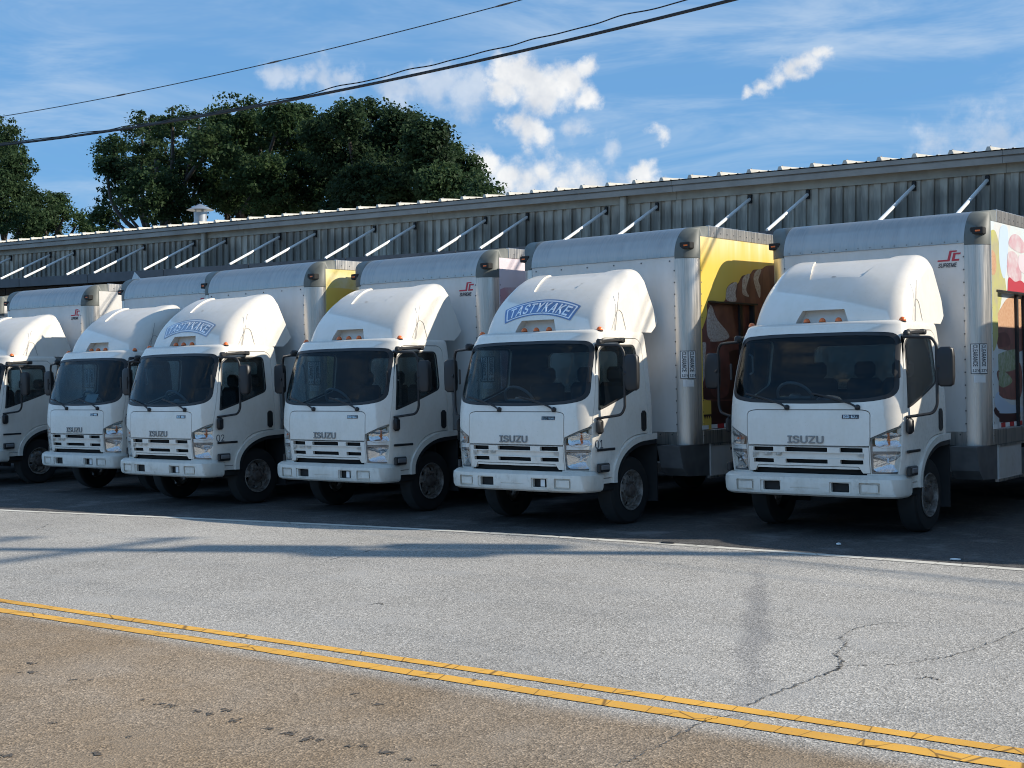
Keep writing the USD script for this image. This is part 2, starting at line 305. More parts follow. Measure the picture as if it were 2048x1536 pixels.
W['yellow'] = usdkit.material(stage, '/World/Looks/yellow_print', {'tc': ('texture_coordinate', {}), 'sx': ('separate_xyz', {}), 'mr': ('map_range', {'range_type': 'smoothstep', 'from_min': 2.95, 'from_max': 3.4, 'to_min': .05, 'to_max': .62}),
    'mp': ('mapping', {'scale': (1., 5., .4)}), 'n': ('noise_texture', {'scale': 2., 'detail': 5.}), 'nr': ('map_range', {'from_min': .35, 'from_max': .65, 'to_min': .55, 'to_max': 1.25}), 'mm': ('math', {'math_type': 'multiply', 'use_clamp': True}),
    'mx': ('mix_color', {'a': (.70, .47, .065), 'b': (.74, .68, .48)}), 'p': ('principled_bsdf', {'roughness': .38})},
    [('tc.object', 'sx.vector'), ('sx.z', 'mr.value'), ('tc.object', 'mp.vector'), ('mp.vector', 'n.vector'), ('n.fac', 'nr.value'), ('mr.result', 'mm.value1'), ('nr.result', 'mm.value2'), ('mm.value', 'mx.fac'), ('mx.result', 'p.base_color')], surface='p.BSDF')
W['yellow_faded'] = mat('faded_yellow_print', (.62, .50, .16), .4, dirt=(.68, .62, .42), scale=2.)
W['pink'] = mat('faded_pink_print', (.66, .58, .62), .4, var=.1, scale=2.)
W['crust'] = mat('bread_crust_print', (.17, .058, .052), .45, dirt=(.075, .024, .022), scale=3)
W['crumb'] = mat('bread_crumb_print', (.52, .48, .45), .5, dirt=(.30, .22, .19), scale=40)
W['crust2'] = mat('light_crust_print', (.21, .085, .06), .45, dirt=(.12, .04, .032), scale=3)
W['darkprint'] = mat('dark_print', (.045, .012, .012), .45)
W['toast'] = mat('toast_print', (.50, .31, .19), .5, dirt=(.42, .22, .12), scale=30)
W['meat'] = mat('meat_print', (.26, .10, .085), .5, dirt=(.16, .08, .06), scale=10)
W['lettuce'] = mat('lettuce_print', (.20, .26, .12), .5, dirt=(.38, .40, .32), scale=16)
W['plate'] = mat('plate_print', (.45, .55, .66), .5)
W['skyprint'] = mat('sky_print', (.56, .64, .66), .4, dirt=(.60, .58, .55), scale=3.5)
W['hot'] = mat('pink_print', (.50, .27, .31), .45, dirt=(.56, .53, .54), scale=5)
W['greenprint'] = mat('green_print', (.46, .45, .14), .45, dirt=(.36, .33, .22), scale=3)
W['paper'] = mat('white_paper', (.7, .7, .68), .7)

# ------------------------------------------------------------------ ground, road, markings
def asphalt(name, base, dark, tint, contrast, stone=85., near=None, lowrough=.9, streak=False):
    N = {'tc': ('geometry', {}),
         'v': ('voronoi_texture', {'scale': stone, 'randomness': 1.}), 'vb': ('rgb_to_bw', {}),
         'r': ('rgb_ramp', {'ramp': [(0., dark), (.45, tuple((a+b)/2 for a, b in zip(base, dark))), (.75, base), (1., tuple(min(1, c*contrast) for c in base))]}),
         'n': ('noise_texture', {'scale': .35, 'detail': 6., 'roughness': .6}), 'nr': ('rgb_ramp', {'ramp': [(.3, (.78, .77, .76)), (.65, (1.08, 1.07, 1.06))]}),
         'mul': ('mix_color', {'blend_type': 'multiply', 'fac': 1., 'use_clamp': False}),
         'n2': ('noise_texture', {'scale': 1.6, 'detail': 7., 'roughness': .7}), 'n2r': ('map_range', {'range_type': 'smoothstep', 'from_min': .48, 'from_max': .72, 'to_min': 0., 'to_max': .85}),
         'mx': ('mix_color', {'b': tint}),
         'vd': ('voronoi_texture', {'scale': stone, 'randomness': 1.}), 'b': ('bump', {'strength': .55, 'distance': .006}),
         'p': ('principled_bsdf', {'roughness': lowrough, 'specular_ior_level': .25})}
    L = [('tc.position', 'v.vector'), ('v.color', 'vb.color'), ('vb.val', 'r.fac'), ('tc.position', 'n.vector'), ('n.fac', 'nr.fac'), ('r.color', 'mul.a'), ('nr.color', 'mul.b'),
         ('tc.position', 'n2.vector'), ('n2.fac', 'n2r.value'), ('n2r.result', 'mx.fac'), ('mul.result', 'mx.a'), ('tc.position', 'vd.vector'), ('vd.distance', 'b.height'), ('b.normal', 'p.normal')]
    out = 'mx.result'
    if near:                                   # the near lane is stained by red clay; a few darker tracks
        N['sx'] = ('separate_xyz', {}); N['ny'] = ('map_range', {'range_type': 'smoothstep', 'from_min': 5.78, 'from_max': 5.48, 'to_min': 0., 'to_max': 1.})
        N['n3'] = ('noise_texture', {'scale': .55, 'detail': 6., 'roughness': .65}); N['n3r'] = ('map_range', {'from_min': .3, 'from_max': .7, 'to_min': .55, 'to_max': 1.})
        N['mm'] = ('math', {'math_type': 'multiply'}); N['nm'] = ('mix_color', {'blend_type': 'multiply', 'b': near, 'use_clamp': False})
        L += [('tc.position', 'sx.vector'), ('sx.y', 'ny.value'), ('tc.position', 'n3.vector'), ('n3.fac', 'n3r.value'), ('ny.result', 'mm.value1'), ('n3r.result', 'mm.value2'), ('mm.value', 'nm.fac'), (out, 'nm.a')]
        out = 'nm.result'
    if streak:                                 # a soft, darker bluish streak across the far lane
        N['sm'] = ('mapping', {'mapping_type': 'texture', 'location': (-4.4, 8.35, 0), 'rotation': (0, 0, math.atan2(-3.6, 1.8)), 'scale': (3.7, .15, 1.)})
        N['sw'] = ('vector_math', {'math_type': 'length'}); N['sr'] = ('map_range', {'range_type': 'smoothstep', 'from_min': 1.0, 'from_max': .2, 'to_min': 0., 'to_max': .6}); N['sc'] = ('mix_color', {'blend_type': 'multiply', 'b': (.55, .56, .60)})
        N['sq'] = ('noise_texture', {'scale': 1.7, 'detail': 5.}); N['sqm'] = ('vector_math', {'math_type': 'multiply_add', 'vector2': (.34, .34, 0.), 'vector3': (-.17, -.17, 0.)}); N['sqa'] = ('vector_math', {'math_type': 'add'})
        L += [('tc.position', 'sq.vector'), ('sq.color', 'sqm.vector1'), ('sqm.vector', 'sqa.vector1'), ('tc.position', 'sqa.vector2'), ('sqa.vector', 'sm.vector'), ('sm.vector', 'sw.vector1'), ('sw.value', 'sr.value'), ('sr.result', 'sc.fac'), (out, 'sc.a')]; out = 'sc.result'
    L.append((out, 'p.base_color'))
    return usdkit.material(stage, '/World/Looks/'+name, N, L, surface='p.BSDF')
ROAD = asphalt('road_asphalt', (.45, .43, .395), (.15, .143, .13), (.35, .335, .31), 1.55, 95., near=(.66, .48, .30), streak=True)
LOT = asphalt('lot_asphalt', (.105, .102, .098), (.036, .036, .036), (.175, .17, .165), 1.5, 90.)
EARTH = mat('grassy_earth', (.07, .085, .035), .95, var=.5, scale=.4)

WL = [(-75, 5.2), (-40, 7.6), (-26, 9.2), (-20, 9.92), (-16.85, 10.25), (-14.5, 10.66), (-12.53, 10.99), (-10.7, 11.27), (-8.96, 11.46), (-7.5, 11.56), (-5.98, 11.60), (-3.6, 11.58), (0, 11.5), (20, 11.2), (70, 10.6)]
WLc = curve([(x, y, 0) for x, y in WL], 5)[:, :2]
def sheet(poly, z):
    e = trimesh.creation.triangulate_polygon(poly, engine='earcut'); return trimesh.Trimesh(np.c_[e[0], np.full(len(e[0]), z)], e[1], process=False)
def upward(m):
    if m.face_normals[:, 2].sum() < 0: m.invert()
    return m
g = obj('ground', upward(sheet(sg.box(-600, -400, 400, 700), -.03)), EARTH); tag(stage.GetPrimAtPath(g), kind='structure')
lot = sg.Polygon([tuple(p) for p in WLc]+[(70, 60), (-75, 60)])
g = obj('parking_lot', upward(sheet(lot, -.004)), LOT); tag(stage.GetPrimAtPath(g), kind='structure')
road = sg.Polygon([tuple(p) for p in WLc]+[(70, -8), (-75, -8)])
road_path = thing('road', kind='structure')
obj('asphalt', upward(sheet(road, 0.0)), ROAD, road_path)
def ribbon(pts, w, z, seed=0, rag=0.0):
    p = np.asarray(pts, float); t = np.gradient(p, axis=0); t /= np.linalg.norm(t, axis=1, keepdims=True); n = np.c_[-t[:, 1], t[:, 0]]
    rng = np.random.default_rng(seed); ww = np.broadcast_to(np.asarray(w, float), (len(p),))
    a = p+n*(ww/2*(1+rag*rng.uniform(-1, 1, len(p))))[:, None]; b = p-n*(ww/2*(1+rag*rng.uniform(-1, 1, len(p))))[:, None]
    v = np.vstack([np.c_[a, np.full(len(a), z)], np.c_[b, np.full(len(b), z)]]); k = len(p)
    f = [[i, k+i, k+i+1] for i in range(k-1)]+[[i, k+i+1, i+1] for i in range(k-1)]
    return upward(trimesh.Trimesh(v, f, process=False))
def line_paint(name, color, worn, sx, cracks):
    N = {'tc': ('geometry', {}), 'n': ('noise_texture', {'scale': 45., 'detail': 5., 'roughness': .7}), 'nr': ('rgb_ramp', {'ramp': [(.30, worn), (.42, color)]}),
         'mp': ('mapping', {'scale': (1., .42, 1.), 'rotation': (0, 0, .5)}), 'v': ('voronoi_texture', {'feature': 'distance_to_edge', 'scale': sx, 'randomness': 1.}),
         'vr': ('rgb_ramp', {'ramp': [(.0, (.06, .045, .03)), (.006, (.06, .045, .03)), (.018, (1, 1, 1))]}), 'm': ('mix_color', {'blend_type': 'multiply', 'fac': cracks}),
         'n2': ('noise_texture', {'scale': 1.3, 'detail': 4.}), 'n2r': ('rgb_ramp', {'ramp': [(.3, (.8, .78, .75)), (.6, (1, 1, 1))]}), 'm2': ('mix_color', {'blend_type': 'multiply', 'fac': 1.}),
         'p': ('principled_bsdf', {'roughness': .75})}
    L = [('tc.position', 'n.vector'), ('n.fac', 'nr.fac'), ('tc.position', 'mp.vector'), ('mp.vector', 'v.vector'), ('v.distance', 'vr.fac'), ('nr.color', 'm.a'), ('vr.color', 'm.b'), ('tc.position', 'n2.vector'), ('n2.fac', 'n2r.fac'), ('m.result', 'm2.a'), ('n2r.color', 'm2.b'), ('m2.result', 'p.base_color')]
    return usdkit.material(stage, '/World/Looks/'+name, N, L, surface='p.BSDF')
YEL = line_paint('yellow_line_paint', (.70, .37, .05), (.40, .27, .12), 4.6, .7)
WHT = line_paint('white_line_paint', (.60, .575, .51), (.4, .39, .36), 3., .5)
xs = np.arange(-70, 60, .06)
def yl(x): return np.interp(x, [-70, -12, -9.8, -4.7, -1.9, 60], [5.6, 5.92, 5.94, 6.06, 6.10, 6.3])
def yn(x): return np.interp(x, [-70, -12, -9.4, -6.6, -4.56, -3.0, -1.83, 60], [5.3, 5.64, 5.68, 5.775, 5.81, 5.84, 5.87, 6.0])
obj('yellow_line', ribbon(np.c_[xs, yl(xs)], .095, .004, 1, .05), YEL, road_path)
obj('yellow_line', ribbon(np.c_[xs, yn(xs)], .115, .004, 2, .05), YEL, road_path)
wl = np.array([np.interp(xs, WLc[:, 0], WLc[:, 0]), np.interp(xs, WLc[:, 0], WLc[:, 1])]).T
obj('white_line', ribbon(wl, .125, .004, 3, .12), WHT, road_path)
CRK = mat('crack_tar', (.10, .095, .088), .9)
rng = np.random.default_rng(11)
# cracks and marks, in metres on the road surface
cracks = [([(-3.32, 6.17), (-3.32, 6.43), (-3.31, 6.71), (-3.3, 7.0), (-3.29, 7.19), (-3.32, 7.33), (-3.39, 7.48), (-3.48, 7.59)], .022),
          ([(-3.47, 7.6), (-3.54, 7.88), (-3.66, 8.08), (-3.7, 8.32), (-3.68, 8.54), (-3.57, 8.76)], .013),
          ([(-3.31, 7.31), (-3.2, 7.39), (-3.07, 7.51), (-2.97, 7.72), (-2.88, 7.91), (-2.83, 8.24), (-2.81, 8.62), (-2.8, 9.03)], .013),
          ([(-3.3, 5.96), (-3.34, 5.71), (-3.31, 5.45), (-3.29, 5.16), (-3.29, 4.92)], .012),
          ([(-11.1, 8.23), (-11.22, 8.69), (-11.35, 9.32)], .014), ([(-9.23, 9.0), (-9.41, 9.95), (-9.29, 10.34)], .014), ([(-14.17, 9.07), (-14.63, 9.54)], .014),
          ([(-2.82, 7.24), (-2.78, 7.3), (-2.73, 7.26)], .016), ([(-7.13, 7.37), (-7.11, 7.46), (-7.05, 7.42)], .014)]
for c, w in cracks:
    p = curve([(a, b, 0) for a, b in c], 14)[:, :2]
    p = p+rng.normal(0, .010, p.shape)
    obj('crack', ribbon(p, w*rng.uniform(.1, .85, len(p)), .004, 5, .5), CRK, road_path)
STAIN = mat('oil_stain', (.085, .072, .058), .85)
spots = [(-7.45, 4.7), (-7.2, 4.56), (-7.26, 4.51), (-6.81, 4.58), (-6.73, 4.63), (-6.07, 4.5), (-5.9, 4.5), (-5.82, 4.5), (-5.61, 4.5), (-5.51, 4.5), (-5.3, 4.49), (-5.5, 4.6), (-5.04, 4.48), (-4.88, 4.47), (-4.73, 4.44), (-4.68, 4.47), (-4.48, 4.47), (-4.42, 4.51), (-4.27, 4.49), (-4.1, 4.47), (-3.94, 4.47), (-5.19, 5.23), (-4.93, 5.13), (-5.49, 3.98), (-5.37, 3.72), (-5.69, 3.45), (-6.04, 3.94), (-5.15, 5.67)]
for c in spots:
    out = []
    big = rng.uniform(.5, 1.1)
    for k in range(16):
        q0 = np.array(c)+rng.normal(0, .016*big, 2)*[1.3, 1.]; r0 = rng.uniform(.003, .012)*big; a = np.arange(7)*2*np.pi/7
        out.append(sg.Polygon(np.c_[q0[0]+np.cos(a)*r0*rng.uniform(.6, 1.3, 7), q0[1]+np.sin(a)*r0*rng.uniform(.6, 1.3, 7)]).buffer(0))
    u_ = unary_union(out); ms = [upward(sheet(g_, .0035)) for g_ in getattr(u_, 'geoms', [u_]) if g_.area > 1e-6]
    obj('oil_stain', ms, STAIN, road_path)

# ------------------------------------------------------------------ warehouse
def wall_paint(name, base):
    """beige sheet metal with dark mildew runs"""
    N = {'tc': ('texture_coordinate', {}), 'mp': ('mapping', {'scale': (2.6, 2.6, .28)}), 'n': ('noise_texture', {'scale': 1.6, 'detail': 8., 'roughness': .65}),
         'big': ('noise_texture', {'scale': .5, 'detail': 3.}), 'ad': ('math', {'math_type': 'multiply_add', 'value2': .75, 'value3': -.15}), 'sm': ('math', {'math_type': 'add'}),
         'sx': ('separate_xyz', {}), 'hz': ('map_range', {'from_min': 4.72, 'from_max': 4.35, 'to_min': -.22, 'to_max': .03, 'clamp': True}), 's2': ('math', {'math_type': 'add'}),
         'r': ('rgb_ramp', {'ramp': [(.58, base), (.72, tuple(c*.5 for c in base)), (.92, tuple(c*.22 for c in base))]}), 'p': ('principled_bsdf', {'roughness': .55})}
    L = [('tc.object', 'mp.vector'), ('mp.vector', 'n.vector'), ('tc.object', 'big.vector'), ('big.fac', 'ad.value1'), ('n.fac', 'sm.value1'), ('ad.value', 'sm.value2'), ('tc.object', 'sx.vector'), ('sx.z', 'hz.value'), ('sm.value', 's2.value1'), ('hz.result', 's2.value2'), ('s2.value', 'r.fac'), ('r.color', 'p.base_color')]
    return usdkit.material(stage, '/World/Looks/'+name, N, L, surface='p.BSDF')
W['wall'] = wall_paint('beige_sheet_metal', (.37, .335, .27))
W['trim'] = mat('beige_trim', (.35, .325, .26), .5, dirt=(.24, .22, .175), scale=2.)
W['fascia'] = mat('grey_fascia', (.27, .25, .22), .5, dirt=(.19, .175, .155), scale=1.2)
W['roof'] = mat('pale_roof_sheet', (.44, .42, .37), .5, var=.25, scale=2.)
W['void'] = mat('dark_opening', (.012, .012, .012), .9)
W['rod'] = mat('white_rod', (.72, .72, .70), .45, metal=.2)
W['canopy'] = mat('canopy_steel', (.07, .072, .078), .55, var=.4, scale=1.5)
W['galv'] = mat('galvanised', (.42, .44, .46), .4, metal=.6, var=.25, scale=2.)
W['dockdoor'] = mat('dock_door', (.5, .5, .48), .6)
X0, X1, YW = -62.0, 16.0, 22.0
bld = thing('warehouse', (0, 0, 0), 0, 'long low warehouse with ribbed beige sheet metal walls and pale ribbed roof behind the trucks', 'warehouse')
UsdGeom.Xformable(stage.GetPrimAtPath(bld)).AddRotateYOp().Set(1.32)
ZE = 4.99      # eave
FLZ = 4.66     # foot of the flashing below the eave
pw = .92
nwp = int((X1-X0)/pw)
def wall_panel(x0):
    prof = []
    for k in range(4):
        a = x0+k*.23; prof += [(a, 0), (a+.115, 0), (a+.128, .036), (a+.212, .036), (a+.225, 0)]
    prof = prof+[(x0+pw-.002, 0)]
    v, f = [], []
    for (x, d) in prof: v += [(x, YW+d, .5), (x, YW+d, FLZ)]
    for i in range(len(prof)-1): f += [[2*i, 2*i+2, 2*i+3], [2*i, 2*i+3, 2*i+1]]
    return trimesh.Trimesh(v, f, process=False)
for k in range(nwp): obj('wall_panel', wall_panel(X0+k*pw), W['wall'], bld)
obj('wall_backing', bx(X0, X1, YW+.05, YW+.25, -1.2, FLZ+.2), W['void'], bld)
obj('foundation', bx(X0, X1, YW-.02, YW+.04, -1.2, .5), mat('concrete', (.3, .3, .29), .85, var=.2), bld)
fl = 6.1; nfl = int((X1-X0)/fl)
for k in range(nfl):
    a, b = X0+k*fl, X0+(k+1)*fl-.006
    obj('flashing', bx(a, b, YW-.03, YW+.05, FLZ-.005, ZE-.12), W['trim'], bld)
    prof = [(YW-.02, ZE-.17), (YW-.20, ZE-.20), (YW-.205, ZE-.10), (YW-.185, ZE-.095), (YW-.185, ZE-.085), (YW-.225, ZE-.075), (YW-.225, ZE-.002), (YW-.02, ZE+.012)]
    obj('fascia', tri(prism(prof, a, b, 'yz')), W['fascia'], bld)
slope = 1/14.
rp = .61; nr = int((X1-X0)/rp)
def roof_panel(x0):
    prof = [(0, 0), (.012, .0), (.04, .066), (.085, .066), (.113, .0), (.25, .0), (.26, .012), (.28, .012), (.29, 0), (.43, 0), (.44, .012), (.46, .012), (.47, 0), (rp, 0)]
    v, f = [], []
    for (x, h) in prof:
        for (y, z) in ((YW-.24, ZE+.014), (YW+14, ZE+.014+14.24*slope)): v.append((x0+x, y, z+h))
    for i in range(len(prof)-1): f += [[2*i, 2*i+2, 2*i+3], [2*i, 2*i+3, 2*i+1]]
    n = len(v)                                       # rib end closure
    v += [(x0+.012, YW-.24, ZE+.014), (x0+.04, YW-.24, ZE+.080), (x0+.085, YW-.24, ZE+.080), (x0+.113, YW-.24, ZE+.014)]; f += [[n, n+3, n+2], [n, n+2, n+1]]
    return trimesh.Trimesh(v, f, process=False)
rfx = -7.0-.6
for k in range(nr):
    x0 = X0+k*rp+.33
    p = obj('roof_panel', roof_panel(x0), W['roof'], bld)
    if -40 < x0 < -3:
        for q in range(2):
            sc = trimesh.creation.cylinder(.012, .02, sections=6); sc.apply_translation([x0+.07, YW-.15+q*.9, ZE+.014+(.09+q*.9)*slope+.066+.008]); obj('screw', sc, W['galv'], p)
obj('roof_ridge', bx(X0, X1, YW+13.9, YW+14.3, ZE+1.0, ZE+1.1), W['roof'], bld)
obj('rear_wall', bx(X0, X1, YW+27.9, YW+28, -1.2, ZE), W['void'], bld)
obj('rear_roof', trimesh.Trimesh([(X0, YW+14, ZE+1.03), (X1, YW+14, ZE+1.03), (X1, YW+28.2, ZE), (X0, YW+28.2, ZE)], [[0, 1, 2], [0, 2, 3]], process=False), W['roof'], bld)
for s_ in (X0, X1): obj('end_wall', tri(prism([(YW+.25, -1.2), (YW+27.9, -1.2), (YW+27.9, ZE), (YW+14, ZE+1.0), (YW+.25, ZE)], s_, s_+.1, 'yz')), W['wall'], bld)
for xp in (-14.36, -26.83, -39.3, -1.9):
    obj('downpipe', cbx(xp-.07, xp+.07, YW-.13, YW-.032, -.2, ZE-.18, .02), W['trim'], bld)
# tie rods holding the dock canopies
rods = [-6.3, -7.40, -8.62, -10.54, -11.67, -13.64, -14.80, -16.73, -17.83, -19.81, -21.02, -22.91, -24.12, -26.07, -27.28, -29.30, -30.48, -32.41, -33.53, -35.5, -36.6, -38.6, -39.7, -4.4, -3.2]
CY, CZ = 20.38, 3.80      # outer edge of the canopies
for i, x in enumerate(sorted(rods)):
    r = tube([(x, YW-.03, 4.56), (x, CY+.06, CZ+.02)], .030, 8)
    p = obj('tie_rod', r, W['rod'], bld)
    obj('bracket', cbx(x-.035, x+.035, YW-.05, YW-.005, 4.48, 4.64, .008), W['chassis'], p)
for k in range(16):
    x0 = 1.0-(k+1)*3.05; high = 0
    c = obj('canopy', bx(x0+.01, x0+3.04, CY, CY+.06, CZ-.23, CZ), W['canopy'], bld)
    for q in range(5): obj('canopy_sheet', bx(x0+.02+q*.605, x0+.02+q*.605+.60, CY+.062, YW-.01, CZ-.12, CZ-.08), W['galv'] if k % 3 == 1 else W['canopy'], c)
    obj('canopy_beam', bx(x0+.02, x0+3.03, YW-.14, YW-.02, CZ-.3, CZ-.13), W['canopy'], c)
    d = obj('dock_door', bx(x0+.35, x0+2.75, YW-.06, YW-.01, .9, 3.3), W['void'], bld)
vt = thing('roof_vent', (-28.4, 23.2, 5.62), 0, 'short pale metal vent pipe with conical cap standing on the roof edge before the trees', 'vent')
obj('pipe', tube([(0, 0, 0), (0, 0, .56)], .17, 20), W['galv'], vt, smooth=40)
cp = trimesh.creation.cone(.36, .17, sections=24); cp.apply_translation([0, 0, .62])
obj('cap', cp, W['galv'], vt, smooth=40)
for a in range(3): obj('strut', bx(.12*math.cos(a*2.1)-.01, .12*math.cos(a*2.1)+.01, .12*math.sin(a*2.1)-.01, .12*math.sin(a*2.1)+.01, .5, .64), W['galv'], vt)

# ------------------------------------------------------------------ the truck: shared shapes
NF = 81
def outline(w, yf, D, p, yr, rr, nf=NF):
    """plan outline, counter-clockwise: superellipse front, straight sides, rounded rear corners"""
    D = max(1e-3, min(D, .9*(yr-rr-yf))); ph = np.linspace(math.pi, 0, nf); c, s = np.cos(ph), np.sin(ph)
    x = w*np.sign(c)*np.abs(c)**(2/p); y = yf+D*(1-np.abs(s)**(2/p))
    pts = list(zip(x, y)); y0 = yf+D
    for t in np.linspace(0, 1, 9)[1:]: pts.append((w, y0+(yr-rr-y0)*t))
    for a in np.linspace(0, math.pi/2, 5)[1:]: pts.append((w-rr+rr*math.cos(a), yr-rr+rr*math.sin(a)))
    for a in np.linspace(math.pi/2, math.pi, 5): pts.append((-(w-rr)+rr*math.cos(a), yr-rr+rr*math.sin(a)))
    for t in np.linspace(0, 1, 9)[1:-1]: pts.append((-w, yr-rr+(y0-yr+rr)*t))
    return np.array(pts)
def loft(levels):
    n = len(levels[0][0]); v = np.vstack([np.c_[p, np.full(n, z)] for p, z in levels]); f = []
    for i in range(len(levels)-1):
        for j in range(n):
            a, b = i*n+j, i*n+(j+1) % n; f += [[a, b, b+n], [a, b+n, a+n]]
    k = len(v); c0 = np.append(levels[0][0].mean(0), levels[0][1]); c1 = np.append(levels[-1][0].mean(0), levels[-1][1]); v = np.vstack([v, c0, c1]); o = (len(levels)-1)*n
    for j in range(n): f += [[k, (j+1) % n, j], [k+1, o+j, o+(j+1) % n]]
    return man(trimesh.Trimesh(v, f, process=False))
# cab: front edge and half width by height
CZs = [.50, .60, .95, 1.20, 1.34, 1.45, 1.62, 1.85, 2.03, 2.10, 2.15]
CYf = [.085, .07, .035, .04, .06, .085, .135, .22, .29, .325, .36]
CWd = [.985, .99, 1.00, 1.00, .998, .99, .975, .95, .925, .915, .905]
ZT = 2.215
from scipy.interpolate import PchipInterpolator as PI2_
_cf, _cw = PI2_(CZs, CYf), PI2_(CZs, CWd)
def cab_front(z): return _cf(np.clip(z, CZs[0], CZs[-1]))
def cab_w(z): return _cw(np.clip(z, CZs[0], CZs[-1]))
CP, CYR = 4.0, 1.43
def cab_d(z): return np.interp(z, [1.25, 1.45, 2.03, 2.2], [.52, .46, .27, .27])
def cab_solid(ins=0., zb=.50, zt=ZT):
    R = .07; lv = []
    zs = sorted(set(list(np.linspace(zb, zt-R, 26))+[z for z in CZs if zb < z < zt-R]))
    for z in zs: lv.append((outline(cab_w(z)-ins, cab_front(z)+ins, cab_d(z), CP, CYR-ins, .09), z))
    for a in np.linspace(0, math.pi/2, 6)[1:]:
        z = zt-R+R*math.sin(a); i = ins+R*(1-math.cos(a)); lv.append((outline(cab_w(z)-i, cab_front(min(z, 2.16))+i, cab_d(z), CP, CYR-i, .09), z))
    return loft(lv)
def front_y(x, z):
    w = cab_w(z); t = np.clip(np.abs(x)/w, 0, .999); return cab_front(z)+cab_d(z)*(1-(1-t**CP)**(1/CP))
def side_x(y, z):
    q = np.clip((np.asarray(y)-cab_front(z))/cab_d(z), 0, 1); return cab_w(z)*(1-(1-q)**CP)**(1/CP)
ws_poly = rpoly([(-.935, 1.435), (-.7, 1.385), (0, 1.362), (.7, 1.385), (.935, 1.435), (.895, 2.08), (.5, 2.103), (-.5, 2.103), (-.895, 2.08)], [.12, .2, .3, .2, .12, .12, .2, .2, .12])
sw_poly = rpoly([(.305, 1.305), (.84, 1.455), (1.15, 1.555), (1.15, 2.045), (.50, 2.045), (.40, 1.97)], [.03, .15, .07, .08, .08, .04])
door_poly = rpoly([(.205, .555), (.60, .555), (.615, .70), (.69, .855), (.82, .955), (1.0, 1.005), (1.275, 1.02), (1.275, 2.06), (1.2, 2.12), (.52, 2.12), (.40, 2.06), (.285, 1.5), (.225, 1.2)], [.0, .0, .1, .1, .1, .1, .0, .07, .07, .12, .06, .1, .1])
arch_poly = [(.615, .3), (.615, .55)]+[(.615+.62*(1-math.cos(a)), .55+.385*math.sin(a)) for a in np.linspace(0, math.pi/2, 12)]+[(1.7, .945), (1.7, .3)]
hood_poly = rpoly([(-.675, .935), (.675, .935), (.685, 1.02), (.685, 1.285), (.60, 1.305), (-.60, 1.305), (-.685, 1.285), (-.685, 1.02)], [.01, .01, .05, .05, .05, .05, .05, .05])
grille_poly = [(-.672, .66), (-.60, .66), (-.56, .725), (.56, .725), (.60, .66), (.672, .66), (.672, .925), (-.672, .925)]
hl_polys = {s: [(s*.685, .66), (s*.972, .655), (s*.978, 1.12), (s*.955, 1.145), (s*.685, 1.02)] for s in (-1, 1)}
def ccw(p): return p if sg.Polygon(p).exterior.is_ccw else p[::-1]
